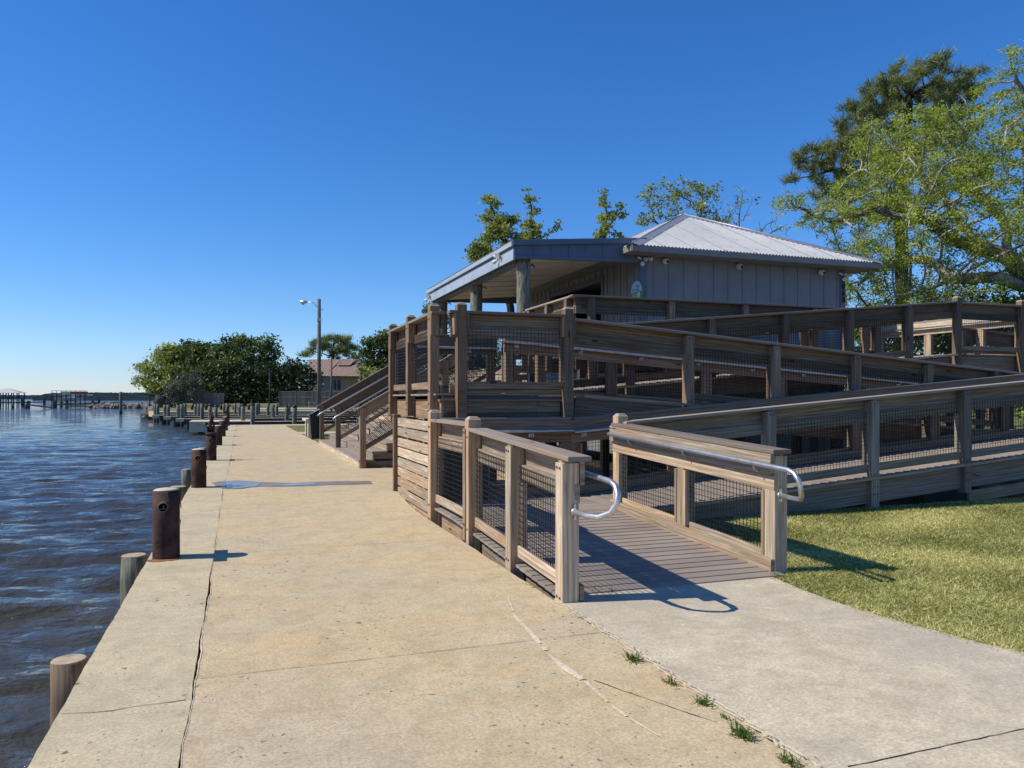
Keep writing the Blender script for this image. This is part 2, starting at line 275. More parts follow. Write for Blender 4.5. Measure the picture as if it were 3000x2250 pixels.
# ------------------------------------------------------------------ mesh building
def link(name, me, mat, parent=None):
    o = bpy.data.objects.new(name, me); COL.objects.link(o)
    for m in (mat if isinstance(mat, (list, tuple)) else [mat]): me.materials.append(M[m] if isinstance(m, str) else m)
    if parent is not None: o.parent = parent
    return o
class MB:
    def __init__(s): s.v = []; s.f = []; s.uv = []; s.tone = []; s.mi = []; s.sm = []
    def face(s, idx, uvs, tone, mi=0, sm=False): s.f.append(idx); s.uv.append(uvs); s.tone.append(tone); s.mi.append(mi); s.sm.append(sm)
    def beam(s, p0, p1, w, h, up=(0, 0, 1), ch=0.004, mi=0, tone=None):
        p0 = V(p0); p1 = V(p1); d = p1-p0; L = d.length
        if L < 1e-5: return
        d.normalize(); up = V(up); sd = d.cross(up)
        if sd.length < 1e-4: up = V((0, 1, 0)); sd = d.cross(up)
        sd.normalize(); uu = sd.cross(d).normalized()
        a, b = w/2, h/2; c = min(ch, a*0.45, b*0.45)
        if c > 0: prof = [(-a+c, -b), (a-c, -b), (a, -b+c), (a, b-c), (a-c, b), (-a+c, b), (-a, b-c), (-a, -b+c)]
        else: prof = [(-a, -b), (a, -b), (a, b), (-a, b)]
        n = len(prof); o = len(s.v); t = random.random() if tone is None else tone
        ru, rv = random.uniform(0, 50), random.uniform(0, 50)
        for P in (p0, p1):
            for (x, y) in prof: s.v.append(P+sd*x+uu*y)
        per = [0]
        for i in range(n):
            q = prof[(i+1) % n]; per.append(per[-1]+math.hypot(q[0]-prof[i][0], q[1]-prof[i][1]))
        for i in range(n):
            j = (i+1) % n
            s.face([o+i, o+j, o+n+j, o+n+i][::-1], [(ru, rv+per[i]), (ru, rv+per[i+1]), (ru+L, rv+per[i+1]), (ru+L, rv+per[i])][::-1], t, mi)
        s.face([o+i for i in range(n)], [(ru+x*0.1, rv+y*0.6) for x, y in prof], t, mi)
        s.face([o+n+i for i in reversed(range(n))], [(ru+x*0.1, rv+y*0.6) for x, y in reversed(prof)], t, mi)
        return s
    def box(s, x0, x1, y0, y1, z0, z1, axis=None, **k):
        dx, dy, dz = x1-x0, y1-y0, z1-z0; cx, cy, cz = (x0+x1)/2, (y0+y1)/2, (z0+z1)/2
        if axis is None: axis = 'xyz'[[dx, dy, dz].index(max(dx, dy, dz))]
        if axis == 'x': return s.beam((x0, cy, cz), (x1, cy, cz), dy, dz, **k)
        if axis == 'y': return s.beam((cx, y0, cz), (cx, y1, cz), dx, dz, **k)
        return s.beam((cx, cy, z0), (cx, cy, z1), dx, dy, up=(0, 1, 0), **k)
    def tube(s, pts, r, n=10, caps=True, mi=0, tone=0.5):
        pts = [V(p) for p in pts]; rs = r if isinstance(r, (list, tuple)) else [r]*len(pts)
        o = len(s.v); ref = None; acc = 0
        for i, p in enumerate(pts):
            d = (pts[min(i+1, len(pts)-1)]-pts[max(i-1, 0)]).normalized()
            if ref is None: ref = d.orthogonal().normalized()
            ref = (ref-d*ref.dot(d)).normalized(); bi = d.cross(ref)
            for j in range(n):
                a = 2*math.pi*j/n; s.v.append(p+(ref*math.cos(a)+bi*math.sin(a))*rs[i])
        for i in range(len(pts)-1):
            L = (pts[i+1]-pts[i]).length
            for j in range(n):
                k = (j+1) % n
                s.face([o+i*n+j, o+i*n+k, o+(i+1)*n+k, o+(i+1)*n+j], [(acc, j/n), (acc, (j+1)/n), (acc+L, (j+1)/n), (acc+L, j/n)], tone, mi, True)
            acc += L
        if caps:
            s.face([o+j for j in reversed(range(n))], [(0, 0)]*n, tone, mi)
            e = o+(len(pts)-1)*n; s.face([e+j for j in range(n)], [(0, 0)]*n, tone, mi)
        return s
    def poly(s, pts, mi=0, tone=0.5, uvs=None):
        o = len(s.v); s.v += [V(p) for p in pts]
        s.face(list(range(o, o+len(pts))), uvs or [(p[0], p[1]) for p in pts], tone, mi); return s
    def prism(s, pts2, z0, z1, mi=0, tone=0.5):       # horizontal polygon, counter-clockwise, extruded
        n = len(pts2); s.poly([(x, y, z1) for x, y in pts2], mi, tone); s.poly([(x, y, z0) for x, y in reversed(pts2)], mi, tone)
        for i in range(n):
            a, b = pts2[i], pts2[(i+1) % n]; s.poly([(a[0], a[1], z0), (b[0], b[1], z0), (b[0], b[1], z1), (a[0], a[1], z1)], mi, tone)
        return s
    def build(s, name, mat, parent=None):
        me = bpy.data.meshes.new(name); me.from_pydata([tuple(v) for v in s.v], [], s.f)
        uvl = me.uv_layers.new(name='UVMap'); fl = [c for u in s.uv for p in u for c in p]; uvl.data.foreach_set('uv', fl)
        a = me.attributes.new('tone', 'FLOAT', 'FACE'); a.data.foreach_set('value', s.tone)
        me.polygons.foreach_set('material_index', s.mi); me.polygons.foreach_set('use_smooth', s.sm)
        me.update(); return link(name, me, mat, parent)
def tag(o, label=None, cat=None, group=None, kind=None):
    if label: o['label'] = label
    if cat: o['category'] = cat
    if group: o['group'] = group
    if kind: o['kind'] = kind
    return o
def empty(name, loc, label, cat, group=None):
    o = bpy.data.objects.new(name, None); COL.objects.link(o); o.location = loc; o.empty_display_size = 0.3
    o['_l'] = 1; del o['_l']
    return tag(o, label, cat, group)
def settle(root):      # children meshes were made in world space: move them under the root's own origin
    for c in [c for c in bpy.data.objects if c.parent == root]:
        if c.type == 'MESH' and not c.get('_loc'):
            c.matrix_parent_inverse = Matrix.Translation(-root.location)
def part(mb, name, mat, root): 
    o = mb.build(name, mat, root); o.matrix_parent_inverse = Matrix.Translation(-root.location) if root.type == 'EMPTY' else Matrix.Identity(4); return o
def rawmesh(name, verts, faces_n, tone, mat, parent=None, smooth=False):
    """verts (N,k,3) array: N faces of k corners"""
    N, k = verts.shape[:2]; me = bpy.data.meshes.new(name)
    me.vertices.add(N*k); me.vertices.foreach_set('co', verts.reshape(-1).astype(np.float32))
    me.loops.add(N*k); me.loops.foreach_set('vertex_index', np.arange(N*k, dtype=np.int32))
    me.polygons.add(N); me.polygons.foreach_set('loop_start', np.arange(0, N*k, k, dtype=np.int32))
    me.polygons.foreach_set('loop_total', np.full(N, k, dtype=np.int32))
    me.update(calc_edges=True); a = me.attributes.new('tone', 'FLOAT', 'FACE'); a.data.foreach_set('value', tone.astype(np.float32))
    o = link(name, me, mat, parent)
    if parent is not None and parent.type == 'EMPTY': o.matrix_parent_inverse = Matrix.Translation(-parent.location)
    return o
# ------------------------------------------------------------------ ground
JOINT = -0.255
def jag(y, seed, amp):
    return amp*(math.sin(y*3.1+seed)*0.4+math.sin(y*7.7+seed*2.3)*0.3+math.sin(y*17.3+seed*5)*0.2+math.sin(y*41+seed)*0.15)
def gapw(y): return 0.004+0.005*max(0, math.sin(y*0.9+2.0))+(0.006 if 3.2 < y < 6.8 else 0)*abs(math.sin(y*2.3))
ys = [-2+i*0.05 for i in range(int(20/0.05))]+[18+i*0.3 for i in range(93)]
def cx(y): return JOINT+jag(y, 1.0, 0.008)+0.02*math.sin(y*0.35)
m = MB()
for a, b in zip(ys[:-1], ys[1:]):
    ea, eb = cx(a)-gapw(a)/2+jag(a, 3, 0.004), cx(b)-gapw(b)/2+jag(b, 3, 0.004)
    la, lb = -0.82+jag(a, 8, 0.006), -0.82+jag(b, 8, 0.006)
    m.poly([(la, a, 0), (ea, a, 0), (eb, b, 0), (lb, b, 0)])
    m.poly([(ea, a, -0.25), (eb, b, -0.25), (eb, b, 0), (ea, a, 0)]); m.poly([(la, a, -0.45), (la, a, 0), (lb, b, 0), (lb, b, -0.45)])
    m.poly([(la, a, -0.45), (lb, b, -0.45), (eb, b, -0.25), (ea, a, -0.25)])
tag(m.build('seawall_cap', 'conc_cap'), kind='structure')
def redge(y):
    P = [(-3, 2.19), (10, 2.19), (12.3, 2.37), (16.7, 2.385), (25.9, 2.5), (30, 2.42), (44, 2.3), (46, 2.3)]
    for (a, x0), (b, x1) in zip(P[:-1], P[1:]):
        if y <= b: return x0+(x1-x0)*(y-a)/(b-a)
    return 2.3
m = MB()
for a, b in zip(ys[:-1], ys[1:]):
    ea, eb = cx(a)+gapw(a)/2+jag(a, 6, 0.005), cx(b)+gapw(b)/2+jag(b, 6, 0.005)
    ra, rb = redge(a)+jag(a, 9, 0.008), redge(b)+jag(b, 9, 0.008)
    m.poly([(ea, a, 0.002), (ra, a, 0.002), (rb, b, 0.002), (eb, b, 0.002)]); m.poly([(ra, a, -0.3), (rb, b, -0.3), (rb, b, 0.002), (ra, a, 0.002)])
    m.poly([(ea, a, 0.002), (eb, b, 0.002), (eb, b, -0.25), (ea, a, -0.25)])
m.prism([(2.3, 44.0), (60, 44.0), (60, 45.9), (-0.25, 45.9), (-0.25, 44.95), (2.3, 44.95)], -0.3, 0.0035)
prom = tag(m.build('promenade', 'conc'), kind='structure')
m = MB(); m.box(-0.8, 2.2, -2, 45.5, -0.6, -0.26, ch=0); tag(m.build('subsoil', 'crack'), kind='structure')
m = MB(); m.box(-0.86, -0.74, -2, 46, -2.5, -0.44, ch=0); tag(m.build('seawall_face', 'wood_dark'), kind='structure')
# joints and cracks scored across the slabs
m = MB()
def crackline(pts, w=0.007, amp=0.012, z=0.0055, seed=0, step=0.06):
    P = []
    for (a, b) in zip(pts[:-1], pts[1:]):
        n = max(2, int(math.hypot(b[0]-a[0], b[1]-a[1])/step))
        for i in range(n):
            t = i/n; P.append((a[0]+(b[0]-a[0])*t, a[1]+(b[1]-a[1])*t))
    P.append(pts[-1]); Q = []
    rr = random.Random(seed)
    for i, p in enumerate(P):
        q = P[min(i+1, len(P)-1)]; o = P[max(i-1, 0)]; dx, dy = q[0]-o[0], q[1]-o[1]; L = math.hypot(dx, dy) or 1
        off = rr.uniform(-amp, amp); ww = w*(0.5+rr.random())/2
        c = (p[0]-dy/L*off, p[1]+dx/L*off); Q.append(((c[0]-dy/L*ww, c[1]+dx/L*ww), (c[0]+dy/L*ww, c[1]-dx/L*ww)))
    for (a, b), (c, d) in zip(Q[:-1], Q[1:]): m.poly([(a[0], a[1], z), (b[0], b[1], z), (d[0], d[1], z), (c[0], c[1], z)])
for yj in (4.42, 7.9, 11.4, 14.9, 18.4, 22, 26, 30): crackline([(cx(yj)+0.03, yj), (redge(yj)-0.01, yj+0.02)], 0.0035, 0.001, seed=int(yj*10))
crackline([gnd(180, 2092)[:2], gnd(330, 2084)[:2], gnd(410, 2068)[:2], gnd(545, 2052)[:2]], 0.005, 0.006, 0.003, seed=4)
crackline([gnd(1740, 1995)[:2], gnd(1850, 2035)[:2], gnd(1960, 2072)[:2], gnd(2100, 2120)[:2]], 0.004, 0.003, seed=5)
crackline([gnd(2484, 2250)[:2], gnd(3040, 2130)[:2]], 0.005, 0.003, 0.0065, seed=6)
tag(m.build('slab_cracks', 'crack'), kind='structure')
m = MB(); rr = random.Random(3); P = [(185, 130), (200, 175), (215, 215), (255, 255), (300, 305), (360, 375), (430, 430), (480, 460), (530, 505), (590, 560), (650, 605), (730, 655), (790, 690)]
P = [gnd(1350+a/1.3406, 1650+b/1.3406) for a, b in P]; WW = [0.008, 0.013, 0.03, 0.033, 0.03, 0.03, 0.045, 0.04, 0.018, 0.016, 0.014, 0.012, 0.004]
PP = []
for i in range(len(P)-1):
    for t in (0, .2, .4, .6, .8): PP.append((P[i].lerp(P[i+1], t), (WW[i]*(1-t)+WW[i+1]*t)*rr.uniform(0.6, 1.25)))
for (a, wa), (b, wb) in zip(PP[:-1], PP[1:]):
    d = (b-a).normalized(); n = V((-d.y, d.x, 0)); z = V((0, 0, 0.0062))
    if rr.random() < 0.9: m.poly([a-n*wa/2+z, a+n*wa/2+z, b+n*wb/2+z, b-n*wb/2+z])
tag(m.build('scrape_mark', 'conc_light'), kind='structure')
m = MB(); rr = random.Random(12)
for a, b in zip(ys[:-1], ys[1:]):
    if a > 20 or rr.random() < 0.12: continue
    ea, eb = cx(a)+gapw(a)/2+0.001+jag(a, 6, 0.005), cx(b)+gapw(b)/2+0.001+jag(b, 6, 0.005); wa = 0.002+0.006*abs(math.sin(a*0.9)*math.sin(a*2.3)); wb = 0.002+0.006*abs(math.sin(b*0.9)*math.sin(b*2.3))
    m.poly([(ea, a, 0.0052), (ea+wa, a, 0.0052), (eb+wb, b, 0.0052), (eb, b, 0.0052)])
tag(m.build('joint_edging', 'conc_light'), kind='structure')
# entry slab with its worn, pale broken edge
RS = [(2.2, 5.30), (2.45, 5.36), (4.30, 5.44)]+[tuple(gnd(u, v)[:2]) for u, v in [(2265, 1692), (2357, 1731), (2450, 1765), (2543, 1795), (2640, 1822), (2730, 1846), (2870, 1884), (3000, 1912), (3300, 1990)]]
m = MB(); m.prism([(2.205, -3), (9, -3)]+list(reversed(RS)), -0.2, 0.002+0.0015); tag(m.build('entry_slab', 'conc_grey'), kind='structure')
m = MB(); y = -1.0; rr = random.Random(9)
pts = []
while y < 5.22: pts.append((y, 2.195+rr.uniform(-0.010, 0.012), rr.uniform(0.004, 0.02))); y += 0.045
for (a, xa, wa), (b, xb, wb) in zip(pts[:-1], pts[1:]):
    for sgn in (-1, 1):
        o = 0.014*sgn+0.004; m.poly([(xa+o-wa/2, a, 0.008), (xa+o+wa/2, a, 0.008), (xb+o+wb/2, b, 0.008), (xb+o-wb/2, b, 0.008)])
tag(m.build('slab_edge', 'conc_light'), kind='structure')
m = MB(); m.prism([(2.372, 12.35), (6.6, 12.35), (6.6, 26.2), (2.45, 26.2)], -0.3, -0.002); tag(m.build('stair_pad', 'conc'), kind='structure')
m = MB(); m.box(2.2, 17.6, 5.25, 17.4, -0.9, -0.30, ch=0); m.box(6.6, 17.6, 17.4, 27, -0.9, -0.30, ch=0)
tag(m.build('under_ramp_soil', 'soil'), kind='structure')
m = MB(); gp = [(x, y, -0.012) for x, y in RS[2:]]
m.poly([(9.2, -3, -0.012), (400, -3, -0.012), (400, 8.42, -0.012), (4.46, 8.42, -0.012), (4.46, 5.5, -0.012)]+[(p[0]-0.05, p[1]+0.02, -0.012) for p in gp[1:]])
m.poly([(17.5, 8.42, -0.012), (400, 8.42, -0.012), (400, 44, -0.012), (17.5, 44, -0.012)])
m.poly([(2.45, 26.2, -0.012), (17.5, 26.2, -0.012), (17.5, 44, -0.012), (2.3, 44, -0.012)])
tag(m.build('lawn', 'lawn'), kind='structure')
# puddle and its damp trail
def blob(pts, z, name, mat, n=5, seed=1):
    rr = random.Random(seed); q = []
    for i in range(len(pts)):
        a, b = pts[i], pts[(i+1) % len(pts)]
        for k in range(n):
            t = k/n; q.append((a[0]+(b[0]-a[0])*t+rr.uniform(-.03, .03), a[1]+(b[1]-a[1])*t+rr.uniform(-.03, .03), z))
    mm = MB(); mm.poly(q); return tag(mm.build(name, mat), kind='structure')
G = lambda u, v: tuple(gnd(u, v)[:2])
blob([G(655, 1432), G(700, 1433), G(760, 1426), G(860, 1426), G(960, 1422), G(1090, 1419), G(1085, 1410), G(960, 1411), G(860, 1416), G(760, 1413), G(700, 1408), G(640, 1411), G(622, 1416)], 0.0065, 'damp_patch', 'wet')
blob([G(657, 1431), G(700, 1432), G(757, 1425), G(765, 1417), G(740, 1412), G(700, 1409), G(662, 1411)], 0.0105, 'puddle', 'puddle', seed=2)
blob([G(800, 1424), G(850, 1424), G(925, 1421), G(925, 1417), G(850, 1419)], 0.0108, 'puddle', 'puddle', seed=3)
# ------------------------------------------------------------------ water
def geo(a0, a1, n0, growth, limit):
    v = list(np.linspace(a0, a1, n0)); st = v[1]-v[0]
    while v[-1] < limit: st *= growth; v.append(v[-1]+st)
    return v
xs = np.array([-t for t in geo(0.0, 34, 300, 1.05, 4000)][::-1]+[2, 6, 12, 20, 60, 300, 2500]); yy = np.array([-3000, -60, -5]+geo(0.0, 40, 340, 1.018, 5000))
X, Y = np.meshgrid(xs, yy, indexing='ij'); Z = np.zeros_like(X)
wr = np.random.default_rng(5)
dist = np.sqrt(X**2+Y**2)
for i in range(46):
    lam = 0.42*(1.058**i); ang = math.radians(-96+wr.normal(0, 17)); kx, ky = math.cos(ang)*2*math.pi/lam, math.sin(ang)*2*math.pi/lam
    amp = 0.0150*(lam**0.72 if lam < 1.0 else (1.0/lam)**0.9)*(0.4+wr.random()); ph = wr.random()*6.28
    fade = np.clip(1-dist*0.010/lam*1.4, 0, 1)*(X <= 0)
    wv = np.sin(kx*X+ky*Y+ph+1.1*np.sin(X*0.61+Y*0.27+i)+0.9*np.sin(Y*0.73-X*0.43+i*2)); Z += fade*amp*(wv+0.35*np.cos(2*(kx*X+ky*Y+ph)))
co = np.stack([X, Y, Z-1.0], -1).reshape(-1, 3); nx, ny = X.shape
ii, jj = np.meshgrid(np.arange(nx-1), np.arange(ny-1), indexing='ij'); q = (ii*ny+jj).reshape(-1)
fa = np.stack([q, q+ny, q+ny+1, q+1], -1)
me = bpy.data.meshes.new('water'); me.vertices.add(len(co)); me.vertices.foreach_set('co', co.reshape(-1)); nf = len(fa)
me.loops.add(nf*4); me.loops.foreach_set('vertex_index', fa.reshape(-1).astype(np.int32)); me.polygons.add(nf)
me.polygons.foreach_set('loop_start', np.arange(0, nf*4, 4, dtype=np.int32)); me.polygons.foreach_set('loop_total', np.full(nf, 4, dtype=np.int32))
me.polygons.foreach_set('use_smooth', np.ones(nf, dtype=bool)); me.update(calc_edges=True)
tag(link('water', me, 'water'), kind='structure')
# ------------------------------------------------------------------ railings
CAPT = 1.10            # cap top above the deck
def rail(label, A, B, zA, zB, side, posts, cap=CAPT, tall=(), low=-0.30, pipe=None, mesh=True, full=True, group=None, capext=(0.03, 0.03), bottoms=None, bolts=True, mat='wood', trims=True, spacing=0.052, blocks=False):
    """A, B: plan points on the inner face line; side: unit normal pointing outwards; posts: distances of post centres"""
    A = V((*A, 0)); B = V((*B, 0)); L = (B-A).length; d = (B-A)/L; n = V((side[0], side[1], 0))
    zf = lambda t: zA+(zB-zA)*t/L
    P = lambda t, o, h: A+d*t+n*o+V((0, 0, zf(t)+h))
    root = empty('railing', P(0, 0, 0), label, 'railing', group)
    T = cap-0.04
    part(MB().beam(P(-capext[0], 0.045, cap-0.02), P(L+capext[1], 0.045, cap-0.02), 0.185, 0.038), 'cap_rail', 'wood_grey', root)
    part(MB().beam(P(0, -0.021, T-0.0925), P(L, -0.021, T-0.0925), 0.038, 0.185), 'inner_board', 'wood_pale' if mat == 'wood_pale' else 'wood', root)
    part(MB().beam(P(0, 0.020, T-0.247), P(L, 0.020, T-0.247), 0.040, 0.14), 'lower_board', mat, root)
    if full: part(MB().beam(P(0, -0.018, 0.065), P(L, -0.018, 0.065), 0.034, 0.11), 'bottom_board', 'wood_pale' if mat == 'wood_pale' else 'wood', root)
    for i, t in enumerate(posts):
        lo = (bottoms[i] if bottoms else None)
        p = P(t, 0.072, 0); zt = p.z+(cap+0.10 if i in tall else T-0.004); zb = lo if lo is not None else p.z+low
        m = MB().beam((p.x, p.y, zb), (p.x, p.y, zt-0.02), 0.136, 0.136, up=(0, 1, 0), ch=0.006)
        m.beam((p.x, p.y, zt-0.02), (p.x, p.y, zt), 0.11, 0.11, up=(0, 1, 0), ch=0.02)
        o = len(m.v); s1, s2 = 0.068, 0.05
        po = part(m, 'post', mat, root)
        if i in tall:
            h0, h1 = zt-0.02, zt
            q = [(p.x+sx*s, p.y+sy*s, h) for h, s in ((h0, 0.067), (h1+0.012, 0.038)) for sx, sy in ((-1, -1), (1, -1), (1, 1), (-1, 1))]
            mm = MB()
            for a in range(4):
                b = (a+1) % 4; mm.poly([q[a], q[b], q[4+b], q[4+a]], uvs=[(0, 0), (.1, 0), (.1, .05), (0, .05)])
            mm.poly(q[4:], uvs=[(0, 0), (.1, 0), (.1, .1), (0, .1)]); c = mm.build('post_top', 'wood_pale', po)  # tops take the paler wood, so their sunlight is in the colour
        if bolts:
            mm = MB()
            for hz in (T-0.06, 0.03, -0.14, -0.24):
                if hz < low+0.03: continue
                for sx in (-0.028, 0.028):
                    c = P(t+sx, 0.139, hz); mm.tube([c, c+n*0.008], 0.010, 8)
            if mm.f: c = mm.build('bolt', 'rustbolt', po)
        if blocks:
            for sx in (-1, 1):
                te = t+sx*0.090
                if -0.15 <= te <= L+0.15: part(MB().beam(P(te, 0.075, T-0.29), P(te, 0.075, T-0.002), 0.040, 0.12, up=n), 'post_block', mat, root)
        if trims:
            e = [(t-0.068-0.019), (t+0.068+0.019)]; mm = MB()
            if i == 0: e = e[1:]
            if i == len(posts)-1: e = e[:1]
            for te in e:
                if 0 <= te <= L: a = P(te, 0.02, 0.125); b = P(te, 0.02, T-0.335); mm.beam(a, b, 0.036, 0.05, up=n)
            if mm.f: part(mm, 'trim_strip', mat, root)
    ends = sorted(set(posts))
    for a, b in zip(ends[:-1], ends[1:]):
        a2, b2 = a+0.068, b-0.068
        part(MB().beam(P(a2, 0.058, 0.115), P(b2, 0.058, 0.115), 0.034, 0.10), 'bottom_rail', mat, root)
        if mesh:
            m = MB(); nv = max(2, int((b2-a2)/spacing)); h0, h1 = 0.06, T-0.19; nh = int((h1-h0)/spacing); w = 0.0044
            for i in range(1, nv):
                t = a2+(b2-a2)*i/nv; j = random.uniform(-.002, .002)
                m.beam(P(t+j, 0.052, h0), P(t-j, 0.052, h1), w, w, up=n, ch=0)
            for i in range(nh+1):
                h = h0+(h1-h0)*i/nh; j = random.uniform(-.002, .002)
                m.beam(P(a2, 0.0555, h+j), P(b2, 0.0555, h-j), w, w, ch=0)
            part(m, 'wire_mesh', 'wire', root)
    if pipe:
        t0, t1, ph, e0, e1 = pipe
        pts = []
        def loop(t, s):      # the rounded return at an end
            return [P(t+s*0.30, -0.10, ph), P(t+s*0.375, -0.10, ph-0.02), P(t+s*0.42, -0.095, ph-0.07), P(t+s*0.43, -0.085, ph-0.13), P(t+s*0.40, -0.05, ph-0.20), P(t+s*0.33, 0.0, ph-0.24), P(t+s*0.20, 0.03, ph-0.255), P(t+s*0.02, 0.05, ph-0.26)]
        if e0 == 'loop': pts += loop(t0, -1)[::-1]
        elif e0 == 'hook': pts += [P(t0-0.02, 0.0, ph), P(t0-0.10, -0.02, ph), P(t0-0.13, -0.06, ph), P(t0-0.10, -0.10, ph)]
        else: pts.append(P(t0-0.02, -0.10, ph))
        pts += [P(t0, -0.10, ph), P((t0+t1)/2, -0.10, ph), P(t1, -0.10, ph)]
        if e1 == 'loop': pts += loop(t1, 1)
        elif e1 == 'hook': pts += [P(t1+0.10, -0.10, ph), P(t1+0.13, -0.06, ph), P(t1+0.10, -0.02, ph), P(t1+0.02, 0, ph)]
        hp = part(MB().tube(pts, 0.021, 12), 'handrail', 'galv', root)
        m = MB(); k = t0+0.15
        while k < t1:
            m.tube([P(k, -0.10, ph-0.01), P(k, -0.095, ph-0.05), P(k, -0.07, ph-0.07), P(k, -0.03, ph-0.07)], 0.007, 6); m.beam(P(k-0.04, -0.036, ph-0.06), P(k+0.04, -0.036, ph-0.06), 0.006, 0.05); k += 1.15
        for e, t, s in ((e0, t0, -1), (e1, t1, 1)):
            if e == 'loop':
                c = P(0 if s < 0 else L, 0.05, ph-0.26)
                tt = (posts[0]-0.068) if s < 0 else (posts[-1]+0.068)
                a = P(tt+s*0.004, 0.05, ph-0.26); m.beam(a-V((0, 0, 0.055)), a+V((0, 0, 0.055)), 0.008, 0.075, up=d, ch=0.003)
                m.tube([a, a+d*s*0.025], 0.028, 12)
        m.build('bracket', 'galv', hp)
    return root
def edge_strip(root, y, x0, x1, z0, z1_):
    part(MB().beam((x0, y, z0-0.022), (x1, y, z1_-0.022), 0.095, 0.036), 'edge_strip', 'wood_pale', root)  # pale wood puts the brightness of the sunlit ledge into its colour
def planks(label, A, B, zA, zB, left, right, along=True, rims=(), rimh=0.24, pw=0.138, over=(0.0, 0.0), piers=(), name='ramp', cat='ramp', rimmat='wood', group=None, pier_z=-0.35):
    """boards laid across the run A-B; left/right: offsets of the two edges from the line"""
    A = V((*A, 0)); B = V((*B, 0)); L = (B-A).length; d = (B-A)/L; n = V((-d.y, d.x, 0))
    P = lambda t, o, h: A+d*t+n*o+V((0, 0, zA+(zB-zA)*t/L+h))
    root = empty(name, P(0, 0, 0), label, cat, group)
    m = MB(); k = int(round(L/(pw+0.006))); w = L/k
    for i in range(k):
        t = (i+0.5)*w; m.beam(P(t, right, -0.0125), P(t, left, -0.0125), w-0.0035, 0.025, up=(0, 0, 1), ch=0.0025)
    part(m, 'deck_boards', 'deck', root)
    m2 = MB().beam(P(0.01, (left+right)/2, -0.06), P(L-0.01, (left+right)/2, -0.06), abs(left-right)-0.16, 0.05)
    part(m2, 'joist', 'wood_dark', root)
    for (o, lo, mt) in rims:
        nb = max(1, int(round(lo/0.29))) ; hh = lo/nb
        for j in range(nb): part(MB().beam(P(0, o, -0.03-hh*(j+0.5)), P(L, o, -0.03-hh*(j+0.5)), 0.04, hh-0.006), 'rim_board', mt, root)
    for (t, o) in piers:
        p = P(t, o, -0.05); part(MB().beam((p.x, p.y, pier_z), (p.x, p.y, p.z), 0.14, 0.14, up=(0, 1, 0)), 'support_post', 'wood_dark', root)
    return root
# --- entry ramp and turning platform
S1 = 0.046; zE = lambda y: 0.0+max(0, min(y, 8.4)-5.35)*S1
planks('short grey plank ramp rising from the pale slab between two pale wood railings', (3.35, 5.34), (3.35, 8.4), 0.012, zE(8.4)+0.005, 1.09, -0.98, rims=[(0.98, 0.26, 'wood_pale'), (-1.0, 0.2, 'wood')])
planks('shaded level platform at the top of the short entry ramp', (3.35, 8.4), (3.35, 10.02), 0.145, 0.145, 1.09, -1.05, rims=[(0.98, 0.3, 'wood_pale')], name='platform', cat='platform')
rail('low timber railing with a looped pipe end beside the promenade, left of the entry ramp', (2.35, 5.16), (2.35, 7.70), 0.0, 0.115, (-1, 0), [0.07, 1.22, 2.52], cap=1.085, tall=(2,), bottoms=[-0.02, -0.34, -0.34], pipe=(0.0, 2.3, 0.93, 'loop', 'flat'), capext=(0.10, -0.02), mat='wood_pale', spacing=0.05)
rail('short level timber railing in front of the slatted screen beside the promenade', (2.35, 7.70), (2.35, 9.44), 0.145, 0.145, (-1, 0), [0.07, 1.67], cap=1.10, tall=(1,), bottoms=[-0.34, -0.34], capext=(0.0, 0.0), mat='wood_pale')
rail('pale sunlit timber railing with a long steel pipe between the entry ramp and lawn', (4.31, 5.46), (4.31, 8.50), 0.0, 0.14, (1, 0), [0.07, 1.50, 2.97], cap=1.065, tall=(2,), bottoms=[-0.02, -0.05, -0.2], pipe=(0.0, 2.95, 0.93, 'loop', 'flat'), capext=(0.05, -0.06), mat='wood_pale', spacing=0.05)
# --- first long ramp, running right
SL = 0.0805; XR = 13.4; z1 = lambda x: 0.13+(x-4.5)*SL
edge_strip(planks('lowest long ramp rising to the right behind the lawn', (4.45, 9.15), (XR, 9.15), z1(4.45), z1(XR), 0.93, -0.79, rims=[(-0.80, 0.34, 'wood_skylit')], piers=[(t, o) for t in (3, 6) for o in (-0.5, 0.5)]), 8.285, 4.52, XR, z1(4.52), z1(XR))
m = MB()
for x0, x1, b, h in ((9.97, 13.3, 0.03, 0.17),): m.beam((x0, 8.33, z1(x0)-0.50), (x1, 8.33, z1(x1)-0.50), 0.04, h)
m.box(4.6, 9.0, 8.36, 8.39, -0.1, -0.02, axis='x'); tag(m.build('skirt_board', 'wood'), 'low weathered skirt board along the grass under the lowest ramp', 'skirt board')
x1p = [4.40, 6.49, 8.20, 9.90, 11.60, 13.3]
rail('shaded timber railing along the lawn edge of the lowest ramp, nearest the grass', (4.5, 8.40), (XR, 8.40), z1(4.5), z1(XR), (0, -1), [x-4.5 for x in x1p[1:]], low=-0.43, cap=1.10, bottoms=None, capext=(0.12, 0), full=False, mat='wood_skylit')
rail('shaded level railing with a pale pipe at the back of the turning platform', (2.45, 10.0), (4.42, 10.0), 0.145, 0.145, (0, 1), [0.1, 1.9], cap=1.09, pipe=(0.05, 1.97, 0.90, 'flat', 'flat'), mesh=False, low=-0.45, bolts=False)
rail('back railing of the lowest long ramp, behind the one along the grass', (4.42, 10.0), (XR, 10.0), z1(4.42), z1(XR), (0, 1), [0.07, 1.7, 3.4, 5.1, 6.8, 8.5], cap=1.10, pipe=(0.03, 8.8, 0.90, 'flat', 'flat'), bolts=False)
